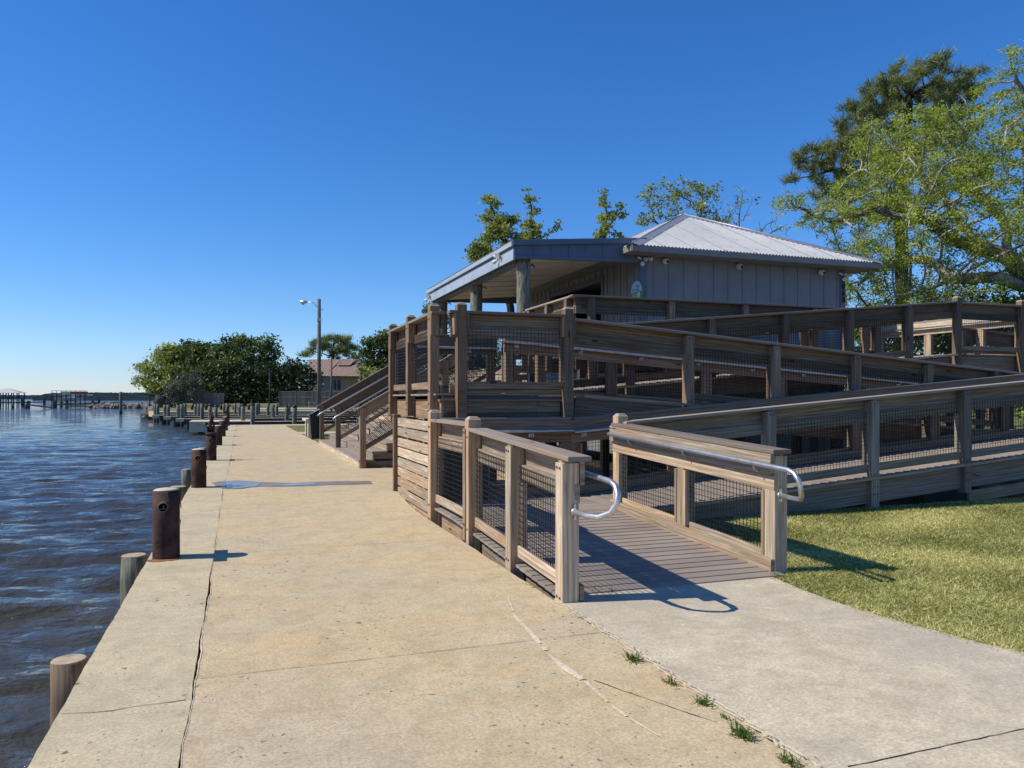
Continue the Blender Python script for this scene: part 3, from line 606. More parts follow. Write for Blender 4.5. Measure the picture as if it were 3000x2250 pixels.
# --- far right turning platform between the first two ramps (mostly out of view)
planks('turning platform at the right end of the two lower ramps', (XR, 10.1), (15.2, 10.1), 0.86, 0.86, 1.75, -1.8, rims=[(-1.7, 0.4, 'wood')], name='platform', cat='platform', piers=[(0.2, -1.6), (1.6, -1.6)])
# --- second ramp, back to the left, and the landing
S2 = 0.0775; z2 = lambda x: 1.565-(x-4.6)*S2
edge_strip(planks('second long ramp descending to the right from the corner landing', (4.62, 11.05), (XR, 11.05), z2(4.62), z2(XR), 0.80, -0.69, rims=[(-0.70, 0.34, 'wood'), (0.72, 0.34, 'wood')], piers=[(t, o) for t in (2, 5) for o in (-0.5, 0.5)]), 10.115, 4.66, XR, z2(4.66), z2(XR))
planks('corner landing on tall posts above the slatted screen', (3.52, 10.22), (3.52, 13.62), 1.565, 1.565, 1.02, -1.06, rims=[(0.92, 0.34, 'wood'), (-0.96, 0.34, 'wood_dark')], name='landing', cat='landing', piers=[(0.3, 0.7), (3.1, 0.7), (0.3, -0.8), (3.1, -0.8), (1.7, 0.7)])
m = MB()
for j in (0, 1): m.beam((2.62, 10.27, 1.38-0.155*j), (4.36, 10.27, 1.38-0.155*j), 0.04, 0.15)
m.beam((2.55, 10.235, 1.475), (4.36, 10.235, 1.475), 0.10, 0.035)
o_ = tag(m.build('fascia_board', 'wood'), 'dark bolted fascia boards along the front edge of the corner landing', 'fascia board')
mm = MB()
for x, z in ((4.02, 1.42), (4.02, 1.27), (2.9, 1.36), (2.9, 1.27)): mm.tube([(x, 10.25, z), (x, 10.235, z)], 0.022, 10)
mm.build('bolt', 'bolt', o_)
rail('timber railing on the front of the corner landing, above the entry ramp', (2.70, 10.22), (4.50, 10.22), 1.565, 1.565, (0, -1), [0.14, 1.73], cap=1.135, tall=(0, 1), low=-0.33, blocks=True)
rail('timber railing on the promenade side of the corner landing, stepping down in three posts', (2.59, 10.30), (2.59, 13.52), 1.565, 1.565, (-1, 0), [0.10, 1.62, 3.12], cap=1.13, low=-0.34, capext=(0.06, 0.03), tall=(0, 1, 2), blocks=True)
rail('railing with a pipe at the back of the corner landing', (2.6, 13.60), (4.5, 13.60), 1.565, 1.565, (0, 1), [0.1, 1.8], cap=1.10, pipe=(0.05, 1.9, 0.86, 'flat', 'flat'), bolts=False)
x2p = [4.42, 6.43, 8.02, 9.64, 11.22, 12.8]
rail('long front railing of the second ramp, descending to the right from the corner landing', (4.50, 10.22), (XR+0.6, 10.22), z2(4.5), z2(XR+0.6), (0, -1), [x-4.5 for x in x2p[1:]], cap=1.085, low=-0.36, capext=(-0.02, 0), full=False)
rail('divider railing with a hooked steel pipe between the second and third ramps', (4.05, 11.86), (XR, 11.86), z2(4.6), z2(XR), (0, 1), [0.1, 1.95, 3.85, 5.5, 7.2, 8.9], cap=1.05, pipe=(0.05, 9.2, 0.86, 'hook', 'flat'), bolts=False)
# --- third ramp, rising right to the upper deck
S3 = 0.0916; z3 = lambda x: 1.565+(x-4.6)*S3
edge_strip(planks('third long ramp rising to the right up to the upper deck', (4.62, 12.88), (14.1, 12.88), z3(4.62), z3(14.1), 0.76, -0.67, rims=[(-0.68, 0.34, 'wood'), (0.70, 0.34, 'wood')], piers=[(t, o) for t in (2, 5, 8) for o in (-0.5, 0.5)]), 12.01, 4.66, 14.05, z3(4.66), z3(14.05))
x3p = [4.75, 6.45, 8.12, 9.75, 11.30, 12.80]
rail('long front railing of the third ramp, rising to the right', (4.62, 12.12), (14.12, 12.12), z3(4.62), z3(14.12), (0, -1), [x-4.62 for x in x3p], cap=1.10, low=-0.36, full=False)
rail('back railing of the third ramp', (4.62, 13.66), (13.9, 13.66), z3(4.62), z3(13.9), (0, 1), [0.1, 1.9, 3.6, 5.3, 7.0, 8.7], cap=1.10, pipe=(0.05, 8.9, 0.86, 'flat', 'flat'), bolts=False, mesh=False)
ZU = 2.44
planks('level grey upper deck in front of the building', (6.3, 15.6), (17.0, 15.6), ZU, ZU, 1.62, -1.65, rims=[(-1.55, 0.34, 'wood'), (1.5, 0.3, 'wood')], name='upper_deck', cat='deck', piers=[(t, o) for t in (0.2, 3, 6, 9, 10.4) for o in (-1.4, 1.3)])
planks('upper corner platform where the third ramp meets the deck', (14.1, 13.05), (16.2, 13.05), ZU-0.004, ZU-0.004, 0.9, -0.92, rims=[(-0.86, 0.34, 'wood')], name='platform', cat='platform', piers=[(0.2, -0.7), (1.9, -0.7)])
rail('short level railing between two capped corner posts at the top of the third ramp', (14.12, 12.12), (16.05, 12.12), ZU, ZU, (0, -1), [0.0, 1.85], cap=1.08, tall=(0, 1), low=-0.40)
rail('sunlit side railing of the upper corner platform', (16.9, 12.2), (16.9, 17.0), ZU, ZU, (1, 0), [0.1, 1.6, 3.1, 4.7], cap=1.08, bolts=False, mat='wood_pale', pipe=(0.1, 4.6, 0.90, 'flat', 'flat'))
xtp = [6.62, 8.45, 10.28, 12.12, 13.9]
rail('long level front railing of the upper deck below the building wall', (6.30, 14.06), (14.2, 14.06), ZU, ZU, (0, -1), [x-6.3 for x in xtp], cap=1.12, low=-0.36, capext=(0.12, 0))
rail('side railing of the upper deck receding toward the log columns', (6.34, 14.1), (6.34, 16.62), ZU, ZU, (-1, 0), [0.25, 1.3, 2.4], cap=1.12, low=-0.36)
rail('distant lower railing of the rear access ramp, seen beside the oak', (18.6, 9.0), (18.6, 19.5), 1.75, 1.45, (1, 0), [0.1, 1.9, 3.7, 5.5, 7.3, 9.1, 10.3], cap=1.08, bolts=False, mat='wood_pale')
rail('far right railing continuing behind the capped corner posts', (16.4, 14.0), (24, 14.0), 2.15, 1.6, (0, -1), [0.1, 1.9, 3.7, 5.5, 7.3], cap=1.08, bolts=False)
planks('rear access ramp beyond the upper corner platform', (16.4, 15.0), (24, 15.0), 2.15, 1.6, 0.95, -0.95, rims=[(-0.9, 0.34, 'wood')], piers=[(t, o) for t in (1, 4, 7) for o in (-0.8, 0.8)])
# --- slatted screen under the landing
root = empty('slatted_screen', (2.36, 9.45, 0), 'horizontal slatted timber screen under the corner landing, standing in the ditch beside the promenade', 'screen')
for j in range(10):
    z = 1.12-j*0.158
    part(MB().beam((2.40+random.uniform(-.004, .004), 9.46, z), (2.40, 12.3, z+random.uniform(-.008, .008)), 0.03, 0.134), 'slat', 'wood_pale', root)
part(MB().beam((2.38, 12.36, -0.5), (2.38, 12.36, 1.24), 0.11, 0.10, up=(0, 1, 0)), 'end_post', 'wood', root)
part(MB().beam((2.44, 10.9, -0.5), (2.44, 10.9, 1.2), 0.07, 0.05, up=(0, 1, 0)), 'batten', 'wood', root)
part(MB().box(2.6, 3.1, 9.75, 9.8, 0.15, 1.0, axis='z'), 'equipment_cover', 'black', root)
# --- stairs up from the promenade
root = empty('stairs', (2.4, 16.6, 0), 'wide flight of grey timber stairs climbing right from the promenade', 'stairs')
NS = 14; RH = ZU/NS; TR = 0.30; Y0, Y1 = 16.74, 25.6
for i in range(NS-1):
    x = 2.40+i*TR; zt = RH*(i+1)
    xe = 2.40+(NS-1)*TR
    m = MB(); m.box(x-0.02, x+0.14, Y0-0.03 if i else Y0-0.10, Y1, zt-0.03, zt, axis='y'); m.box(x+0.146, x+TR+0.02, Y0-0.03 if i else Y0-0.10, Y1, zt-0.03, zt, axis='y')
    part(m, 'tread', 'deck', root)
    part(MB().box(x, x+0.03, Y0, Y1, zt-RH+0.002, zt-0.032, axis='y'), 'riser', 'wood_pale', root)
    m = MB(); m.box(x+0.03, min(x+3.5, xe), Y0+0.0, Y0+0.04, zt-RH+0.006, zt-0.034, axis='x'); part(m, 'side_board', 'wood', root)
def stair_rail(y, label, zb, mesh=True, pipeY=None):
    root = empty('stair_railing', (2.46, y, 0), label, 'railing', 'railings on the promenade stairs')
    sl = RH/TR; z0 = 1.26; x0 = 2.30; xe = 6.35
    Z = lambda x, h=0: z0+(x-2.36)*sl+h
    part(MB().beam((x0, y, Z(x0)), (xe, y, Z(xe)), 0.14, 0.035), 'cap_rail', 'wood_grey', root)
    part(MB().beam((x0+0.1, y, Z(x0+0.1, -0.14)), (xe, y, Z(xe, -0.14)), 0.04, 0.22), 'top_board', 'wood', root)
    part(MB().beam((2.5, y, Z(2.5, -0.92)), (xe, y, Z(xe, -0.92)), 0.09, 0.09), 'bottom_rail', 'wood', root)
    for x in (2.47, 4.3, 6.2):
        part(MB().beam((x, y-0.0, zb if x < 3 else max(zb, Z(x, -1.3))), (x, y, Z(x, -0.03)), 0.13, 0.13, up=(0, 1, 0)), 'post', 'wood', root)
    if pipeY:
        py = y+pipeY
        hp = part(MB().tube([(2.32, py, Z(2.32, -0.30)), (2.4, py, Z(2.4, -0.28)), (xe, py, Z(xe, -0.28))], 0.021, 10), 'handrail', 'galv', root)
        m = MB()
        for x in (3.0, 4.3, 5.6): m.tube([(x, py, Z(x, -0.29)), (x, py, Z(x, -0.34)), (x, y, Z(x, -0.34))], 0.007, 6)
        m.build('bracket', 'galv', hp)
    if mesh:
        m = MB(); w = 0.011; c = sl
        # diamond wire, clipped between the two rails
        lo, hi = -0.87, -0.25; x = 2.2
        while x < xe:
            for s in (1.0, -0.85):
                # line z = zc + s*(X-x)  ;  bounds Z(X,lo)..Z(X,hi)
                zc = Z(x, lo)
                if s > sl:
                    t = (hi-lo)/(s-sl); a, b = x, x+t
                else:
                    t = (hi-lo)/(sl-s); a, b = x-t, x
                    zc = Z(x, lo)
                pa = (a, zc+s*(a-x)); pb = (b, zc+s*(b-x))
                if pa[0] < 2.53:
                    f = (2.53-pa[0])/(pb[0]-pa[0]); 
                    if f >= 1: continue
                    pa = (2.53, pa[1]+(pb[1]-pa[1])*f)
                if pb[0] > xe: continue
                m.beam((pa[0], y, pa[1]), (pb[0], y+0.002, pb[1]), w, w, ch=0, up=(0, 1, 0))
            x += 0.10
        part(m, 'wire_mesh', 'wire', root)
    return root
stair_rail(16.66, 'nearest of the three stair railings, ending on the promenade concrete', 0.0)
stair_rail(21.1, 'middle stair railing with a bright steel pipe', RH, pipeY=-0.09)
stair_rail(25.5, 'farthest stair railing, beside the black slanted podium', RH, pipeY=-0.09)
# ------------------------------------------------------------------ building
BX0, BX1, BY0, BY1, EZ = 9.53, 15.95, 17.2, 24.6, 5.16
root = empty('building', (BX0, BY0, ZU), 'slate grey board-and-batten building with a corrugated hip roof and a porch on log columns', 'building')
m = MB(); m.box(BX0, BX1, BY0, BY0+0.12, 0.0, EZ+0.12, axis='x', ch=0); part(m, 'front_wall', 'paint_d', root)
m = MB(); m.box(BX0+0.002, BX0+0.12, BY0+0.12, 17.9+1.55, 0, EZ+0.28, axis='z', ch=0)
m.box(BX0+0.002, BX0+0.12, 19.45, 23.2, 0, 3.4, axis='y', ch=0); m.box(BX0+0.002, BX0+0.12, 19.45, 23.2, 4.78, EZ+0.28, axis='y', ch=0); m.box(BX0+0.002, BX0+0.12, 23.2, 25.9, 0, EZ+0.28, axis='z', ch=0)
part(m, 'side_wall', 'paint_g', root)
m = MB(); m.box(BX1-0.12, BX1-0.002, BY0+0.12, BY1, 0, EZ+0.1, ch=0); m.box(BX0+0.12, BX1-0.12, BY1-0.12, BY1, 0, EZ+0.1, ch=0); part(m, 'back_wall', 'paint_d', root)
m = MB(); m.box(BX0+1.6, BX0+1.65, 19, 24.4, 0.1, 5, ch=0); m.box(BX0+0.2, BX0+1.6, 19, 19.05, 0.1, 5, ch=0); m.box(BX0+0.2, BX0+1.6, 24.3, 24.4, 0.1, 5, ch=0); part(m, 'dark_interior', 'dark', root)
wnd = part(MB().box(BX0-0.03, BX0+0.0, 19.33, 19.45, 3.3, 4.92, axis='z').box(BX0-0.03, BX0, 23.2, 23.32, 3.3, 4.92, axis='z').box(BX0-0.03, BX0, 19.45, 23.2, 4.78, 4.92, axis='y').box(BX0-0.05, BX0, 19.3, 23.4, 3.28, 3.38, axis='y'), 'serving_window', 'paint_b', root)
x = BX0+0.36
while x < BX1-0.1: part(MB().box(x-0.02, x+0.02, BY0-0.018, BY0, ZU, EZ, axis='z'), 'batten', 'paint_d', root); x += 0.447
y = BY0+0.38
while y < 25.8:
    m = MB()
    if 19.3 < y < 23.35: m.box(BX0-0.02, BX0, y-0.022, y+0.022, 4.93, EZ+0.28, axis='z')
    else: m.box(BX0-0.02, BX0, y-0.022, y+0.022, ZU, EZ+0.28, axis='z')
    part(m, 'batten', 'paint_g', root); y += 0.38
part(MB().box(BX0-0.01, BX0+0.15, BY0-0.03, BY0-0.001, ZU, EZ, axis='z').box(BX0-0.03, BX0-0.001, BY0-0.03, BY0+0.13, ZU, EZ, axis='z'), 'corner_board', 'paint_b', root)
part(MB().box(BX1-0.16, BX1+0.015, BY0-0.032, BY0-0.001, ZU, EZ, axis='z'), 'corner_board', 'paint_b', root)
# hip roof with real corrugation
EX0, EX1, EY0, EY1 = BX0-0.60, BX1+0.72, BY0-0.62, BY1+0.6; EH = 5.24; AP = V(((EX0+EX1)/2, EY0+3.90, 7.13)); AP2 = V(((EX0+EX1)/2, EY1-3.90, 7.13))
roof = None
def slope(e0, e1, a0, a1, name):
    global roof
    e0, e1, a0, a1 = V(e0), V(e1), V(a0), V(a1); m = MB(); d = (e1-e0); L = d.length; d = d/L
    s0, s1 = (a0-e0).dot(d), (a1-e0).dot(d); upv = (a0-e0)-d*s0; Hh = upv.length; un = upv/Hh; nrm = d.cross(un); 
    if nrm.z < 0: nrm = -nrm
    P = 0.10; k = int(L/P*4); row = []
    for i in range(k+1):
        t = L*i/k; f = min(1.0, t/s0 if t < s0 else (1.0 if t <= s1 else (L-t)/(L-s1)))
        w = math.sin(2*math.pi*t/P)*0.017
        row.append((e0+d*t+nrm*w, e0+d*t+un*Hh*f+nrm*w))
    o = len(m.v)
    for a, b in row: m.v += [a, b]
    for i in range(k): m.face([o+2*i, o+2*i+2, o+2*i+3, o+2*i+1], [(0, 0)]*4, 0.5, 0, True)
    # screw heads
    mm = MB(); 
    for r_ in range(1, 5):
        h = Hh*(r_-0.55)/4.6; t = 0.35
        while t < L:
            f = t/s0 if t < s0 else (1.0 if t <= s1 else (L-t)/(L-s1))
            if f*Hh > h+0.15: c = e0+d*t+un*h+nrm*0.014; mm.tube([c, c+nrm*0.008], 0.014, 6)
            t += 0.272
    t = 0.9
    while t < L:
        f = t/s0 if t < s0 else (1.0 if t <= s1 else (L-t)/(L-s1)); c = e0+d*t+nrm*0.014
        m.beam(c+un*0.02, c+un*(Hh*f-0.05), 0.03, 0.012, up=nrm, ch=0); t += 0.9
    r = part(m, 'roof', 'roofm', root); 
    if mm.f: mm.build('screw', 'flash', r)
    return r
slope((EX0, EY0, EH), (EX1, EY0, EH), AP, AP, 'front'); slope((EX0, EY1, EH), (EX0, EY0, EH), AP2, AP, 'left'); slope((EX1, EY0, EH), (EX1, EY1, EH), AP, AP2, 'right'); slope((EX1, EY1, EH), (EX0, EY1, EH), AP2, AP2, 'back')
def hipcap(a, b, w=0.2):
    a, b = V(a), V(b); m = MB(); d = (b-a).normalized(); s = d.cross(V((0, 0, 1))).normalized(); dn = V((0, 0, -0.085)); u = V((0, 0, 0.035))
    for sg in (1, -1): m.poly([a+u, a+s*w*sg+dn+u, b+s*w*sg+dn+u, b+u][::sg])
    m.tube([a+u, b+u], 0.014, 8); return part(m, 'hip_flashing', 'flash', root)
hipcap((EX0, EY0, EH), AP); hipcap((EX1, EY0, EH), AP); hipcap(AP, AP2); hipcap((EX0, EY1, EH), AP2)
m = MB(); m.box(EX0+0.01, EX1-0.01, EY0-0.01, EY0+0.02, EH-0.16, EH-0.015, axis='x'); m.box(EX1-0.02, EX1+0.01, EY0+0.02, EY1, EH-0.16, EH-0.015, axis='y'); m.box(EX0-0.01, EX0+0.02, EY0+0.02, EY0+0.55, EH-0.16, EH-0.015, axis='y')
part(m, 'fascia', 'gutter', root)
m = MB(); m.box(EX0, EX1, EY0+0.03, EY1, EH-0.15, EH-0.12, axis='x', ch=0); part(m, 'soffit', 'paint_d', root)
# porch roof: mono-pitch, low on the water side
PX0, PX1, PY0, PY1 = 6.12, 9.62, 17.14, 25.95
zt = lambda x: 5.22+(x-PX0)*0.083
m = MB(); m.poly([(PX0-0.08, PY0-0.06, zt(PX0)+0.03), (PX1, PY0-0.06, zt(PX1)+0.03), (PX1, PY1, zt(PX1)+0.03), (PX0-0.08, PY1, zt(PX0)+0.03)])
m.poly([(PX0-0.08, PY0-0.06, zt(PX0)+0.0), (PX0-0.08, PY1, zt(PX0)), (PX1, PY1, zt(PX1)), (PX1, PY0-0.06, zt(PX1))]); part(m, 'porch_roof', 'roofm', root)
m = MB(); m.poly([(PX0, PY0+0.05, zt(PX0)-0.36), (PX0, PY1, zt(PX0)-0.36), (PX1-0.1, PY1, zt(PX1)-0.36), (PX1-0.1, PY0+0.05, zt(PX1)-0.36)])
for k in range(1, 4): yk = PY0+k*2.2; m.box(PX0+0.05, PX1-0.12, yk-0.03, yk+0.03, 0, 0.01, axis='x') if 0 else None
part(m, 'porch_ceiling', 'soffit', root)
m = MB()
for k in range(1, 8): yk = PY0+k*1.1; m.beam((PX0+0.05, yk, zt(PX0)-0.368), (PX1-0.12, yk, zt(PX1)-0.368), 0.04, 0.012)
part(m, 'ceiling_strip', 'soffit', root)
m = MB(); a = (PX0, PY0)
def gable(y, s):
    m.poly([(PX0, y, zt(PX0)-0.40), (PX1, y, zt(PX1)-0.60), (PX1, y, zt(PX1)-0.10), (PX0, y, zt(PX0)-0.10)][::s])
gable(PY0, 1); gable(PY0+0.05, -1); m.poly([(PX0, PY0, zt(PX0)-0.40), (PX0, PY0+.05, zt(PX0)-0.40), (PX1, PY0+.05, zt(PX1)-0.60), (PX1, PY0, zt(PX1)-0.60)]); part(m, 'porch_gable', 'paint_b', root); m = MB(); gable(PY1, 1); gable(PY1-0.05, -1); part(m, 'porch_gable', 'paint_b', root); m = MB()
x = PX0+0.02
m.beam((PX0, PY0-0.012, zt(PX0)-0.365), (PX1, PY0-0.012, zt(PX1)-0.555), 0.02, 0.07)
while x < PX1: m.beam((x, PY0-0.01, zt(x)-0.42-(x-PX0)*0.04), (x, PY0-0.01, zt(x)-0.11), 0.035, 0.018, up=(0, 1, 0)); x += 0.46
part(m, 'gable_trim', 'paint_b', root)
m = MB(); m.beam((PX0-0.07, PY0-0.05, zt(PX0)-0.04), (PX1, PY0-0.05, zt(PX1)-0.04), 0.05, 0.13); part(m, 'rake_trim', 'paint_b', root)
m = MB(); m.box(PX0-0.05, PX0-0.01, PY0-0.02, PY1, zt(PX0)-0.44, zt(PX0)-0.19, axis='y'); m.box(PX0-0.10, PX0-0.05, PY0-0.04, PY1, zt(PX0)-0.12, zt(PX0)-0.01, axis='y'); part(m, 'eave_fascia', 'fascia', root)
m = MB(); m.box(PX0-0.045, PX0-0.012, PY0-0.02, PY1, zt(PX0)-0.19, zt(PX0)-0.12, axis='y', ch=0); m.box(PX0+0.1, PX0+0.35, PY0+0.3, PY1-0.1, zt(PX0)-0.46, zt(PX0)-0.37, axis='y'); part(m, 'eave_shadow_board', 'paint_b', root)
for yk in (17.42, 21.35, 25.35):
    m = MB(); pts = []; rs = []
    for i in range(15):
        z = ZU+i*(4.86-ZU)/14; pts.append((6.44+random.uniform(-.006, .006), yk+random.uniform(-.006, .006), z)); rs.append(0.172+random.uniform(-.006, .006))
    m.tube(pts, rs, 20); part(m, 'log_column', 'log', root)
    part(MB().beam((6.62, yk+0.1, 4.7), (6.72, yk+0.12, 4.78), 0.05, 0.02).beam((6.72, yk+.12, 4.78), (6.78, yk+.12, 4.70), 0.05, 0.02), 'column_bracket', 'black', root)
# fittings on the building
def floodlight(loc, label, s=1.0, face=(0, -1, 0)):
    x, y, z = loc; r = empty('floodlight', loc, label, 'floodlight', None); f = V(face)
    sd = f.cross(V((0, 0, 1)))
    c = V(loc)
    part(MB().tube([c, c+f*0.05], 0.055*s, 14), 'base', 'white', r)
    for k, (a, b, dz) in enumerate(((-1, 0.06, 0.03), (1, 0.05, -0.10))):
        p = c+f*0.06+sd*a*0.075*s+V((0, 0, dz*s)); q = p+(f*0.07+sd*a*0.06+V((0, 0, -0.04)))*s
        h = part(MB().tube([c+f*0.05, p, p.lerp(q, 0.4), q], [0.014*s, 0.02*s, 0.042*s, 0.055*s], 14), 'lamp_head', 'white', r)
    part(MB().tube([c+f*0.06+sd*0.12, c+f*0.06+sd*0.24+V((0, 0, 0.04))], [0.02, 0.035], 10), 'sensor', 'white', r)
    return r
def dome(loc, label):
    r = empty('security_camera', loc, label, 'security camera', None); c = V(loc)
    part(MB().tube([c, c+V((0, -0.04, 0)), c+V((0, -0.10, -0.02)), c+V((0, -0.13, -0.03))], [0.085, 0.085, 0.075, 0.045], 18), 'housing', 'white', r)
    part(MB().tube([c+V((0.01, -0.125, -0.03)), c+V((0.01, -0.137, -0.033))], 0.04, 14), 'lens', 'black', r)
dome((10.2, BY0-0.02, 5.0), 'round white camera under the eave, nearest the corner with the oval sign')
dome((12.42, BY0-0.02, 4.99), 'round white camera in the middle of the front wall under the eave')
dome((15.1, BY0-0.02, 4.98), 'round white camera under the eave next to the house number')
floodlight((BX0+0.08, BY0-0.035, 5.0), 'white twin floodlight on the corner board above the oval sign')
floodlight((BX1-0.02, BY0-0.035, 4.94), 'white twin floodlight above the house number')
floodlight((PX0-0.05, 18.1, 5.03), 'white twin floodlight on the sunlit porch fascia above the nearest log column', face=(-1, 0, 0))
floodlight((PX0-0.05, 25.6, 4.98), 'white twin floodlight at the far end of the porch fascia', face=(-1, 0, 0))
# oval sign on the side wall by the corner
r = empty('oval_sign', (BX0-0.035, BY0+0.06, 4.22), 'oval blue and green sign on the building corner', 'sign')
def ell(zc, a, b, x, lo=-1, hi=1, n=40, yc=BY0+0.02):
    pts = []
    for i in range(n):
        t = 2*math.pi*i/n; sz = min(hi, max(lo, math.sin(t))); cs = math.cos(t)*math.sqrt(max(0, 1-sz*sz))/max(1e-6, abs(math.cos(t))) if abs(math.cos(t)) > 1e-6 else 0
        pts.append((x, yc-cs*a, zc+sz*b))
    return pts
def plate(pts, mat, nm, th=0.012):
    mm = MB(); mm.poly(pts[::-1]); mm.poly([(p[0]+th, p[1], p[2]) for p in pts])
    n = len(pts)
    for i in range(n): a, b = pts[i], pts[(i+1) % n]; mm.poly([a, b, (b[0]+th, b[1], b[2]), (a[0]+th, a[1], a[2])])
    return part(mm, nm, mat, r)
sy, sz_ = BY0+0.16, 4.20
def EP(a, b, x, f0=-1, f1=1, n=36):
    # elliptical slab between heights f0..f1 (fractions of b)
    out = []
    for i in range(n+1):
        f = f0+(f1-f0)*i/n; w = math.sqrt(max(0, 1-f*f)); out.append((x, sy-w*a, sz_+f*b))
    for i in range(n+1):
        f = f1-(f1-f0)*i/n; w = math.sqrt(max(0, 1-f*f)); out.append((x, sy+w*a, sz_+f*b))
    return out
plate(EP(0.30, 0.30, BX0-0.050), 'sgreen', 'rim', 0.02)
plate(EP(0.28, 0.28, BX0-0.054, 0.02, 1), 'slight', 'upper_panel', 0.003)
plate(EP(0.28, 0.28, BX0-0.054, -1, -0.05), 'sgreen', 'lower_panel', 0.003)
mm = MB()
for (a0, a1, b0, b1) in ((-0.08, -0.01, 0.10, 0.17), (-0.16, -0.10, 0.10, 0.17), (-0.16, -0.01, 0.02, 0.08)): mm.box(BX0-0.060, BX0-0.0545, sy+a0, sy+a1, sz_+b0, sz_+b1, ch=0)
for k in range(4): mm.box(BX0-0.060, BX0-0.0545, sy+0.05+k*0.045, sy+0.08+k*0.045, sz_+0.04, sz_+0.09, ch=0)
part(mm, 'blue_marks', 'sblue', r)
mm = MB(); mm.box(BX0-0.060, BX0-0.0545, sy-0.20, sy-0.05, sz_-0.14, sz_-0.02, ch=0); mm.box(BX0-0.060, BX0-0.0545, sy-0.10, sy+0.10, sz_-0.24, sz_-0.20, ch=0)
for k in range(3): mm.box(BX0-0.060, BX0-0.0545, sy+0.0, sy+0.20, sz_-0.07-k*0.035, sz_-0.055-k*0.035, ch=0)
part(mm, 'pale_marks', 'spale', r)
# house number
for i, ch in enumerate('2060'):
    cu = bpy.data.curves.new('number', 'FONT'); cu.body = ch; cu.size = 0.225; cu.extrude = 0.012; cu.align_x = 'CENTER'
    to = bpy.data.objects.new('tmp', cu); COL.objects.link(to); bpy.context.view_layer.update()
    me = bpy.data.meshes.new_from_object(to.evaluated_get(bpy.context.evaluated_depsgraph_get())); bpy.data.objects.remove(to)
    o = link('house_number', me, 'number'); o.scale = (0.85, 1.0, 1); o.rotation_euler = (math.pi/2, 0, 0); o.location = (BX1-0.075, BY0-0.047, 4.74-i*0.185)
    tag(o, ['black figure 2 at the top of the vertical house number', 'upper black figure 0 of the house number, below the 2', 'black figure 6 of the house number', 'lowest black figure 0 of the house number, below the 6'][i], 'house number', 'figures of the house number')
# ------------------------------------------------------------------ bollards and piles
def bollard(x, y, label, h=0.63, plain=True):
    r = empty('steel_bollard', (x, y, 0), label, 'bollard', 'rusty steel bollards along the seawall')
    part(MB().tube([(x, y, -0.3), (x, y, 0.02), (x, y, h*0.5), (x, y, h)], [0.122, 0.120, 0.119, 0.119], 32), 'pipe_post', 'rust', r)
    if plain: part(MB().tube([(x, y, h), (x, y, h+0.012), (x, y, h+0.022)], [0.116, 0.09, 0.02], 32), 'concrete_fill', 'bolcap', r)
    zr = h*0.80
    part(MB().tube([(x-0.005, y-0.275, zr), (x-0.005, y+0.275, zr)], 0.044, 18, caps=False).tube([(x-0.005, y+0.275, zr), (x-0.005, y-0.275, zr)], 0.037, 18, caps=False), 'cross_pipe', 'rust', r)
    m = MB()
    for q_ in (-1, 1):
        P = [(x-0.005+0.0405*math.cos(2*math.pi*k/24), y+q_*0.275, zr+0.0405*math.sin(2*math.pi*k/24)) for k in range(25)]
        m.tube(P, 0.0045, 6, caps=False)
    m.beam((x-0.04, y-0.262, zr-0.015), (x+0.03, y-0.262, zr-0.015), 0.012, 0.008); m.beam((x, y-0.262, zr-0.015), (x, y-0.262, zr+0.02), 0.008, 0.012)
    part(m, 'pipe_rim', 'galv_dull', r)
    part(MB().tube([(x-0.005, y-0.13, zr), (x-0.005, y-0.12, zr)], 0.036, 14), 'pipe_hollow', 'crack', r)
    m = MB(); m.tube([(x+0.10, y-0.07, zr-0.14), (x+0.125, y-0.095, zr-0.15), (x+0.12, y-0.10, zr-0.19)], 0.010, 6); m.tube([(x+0.115, y-0.02, h-0.02), (x+0.125, y-0.03, h-0.10), (x+0.13, y-0.035, h-0.17)], 0.005, 6)
    part(m, 'rust_tab', 'rust2', r)
    return r
BY = [7.92, 13.98, 19.95, 26.3, 32.4, 38.3, 44.6]
bl = ['large rusty bollard nearest the camera with a ring plate on its face', 'second rusty bollard, beside the puddle', 'third rusty bollard with a broken rusty spike on top', 'fourth rusty bollard, just behind the spiked one', 'fifth rusty bollard along the seawall', 'sixth rusty bollard along the seawall', 'seventh bollard with a bent rod on top at the end of the promenade']
for i, y in enumerate(BY):
    r = bollard(-0.665-0.006*i, y, bl[i], 0.635 if i < 2 else 0.62, plain=i not in (2, 6))
    if i in (2, 6):
        x = -0.665-0.006*i; rr = random.Random(i)
        part(MB().tube([(x, y, 0.60), (x, y, 0.66), (x, y, 0.68)], [0.125, 0.13, 0.09], 20), 'flange', 'rust', r)
        m = MB()
        m.tube([(x-0.02, y, 0.68), (x-0.03, y, 0.86), (x+0.0, y+0.02, 1.02), (x+0.015, y, 1.22)], [0.04, 0.045, 0.03, 0.012], 8)
        m.tube([(x+0.04, y, 0.68), (x+0.06, y, 0.82), (x+0.03, y, 0.98), (x+0.05, y, 1.08)], [0.035, 0.025, 0.02, 0.01], 8)
        m.tube([(x-0.07, y, 0.68), (x-0.09, y, 0.80), (x-0.12, y, 0.86)], [0.02, 0.018, 0.008], 8)
        part(m, 'spike', 'rust', r)
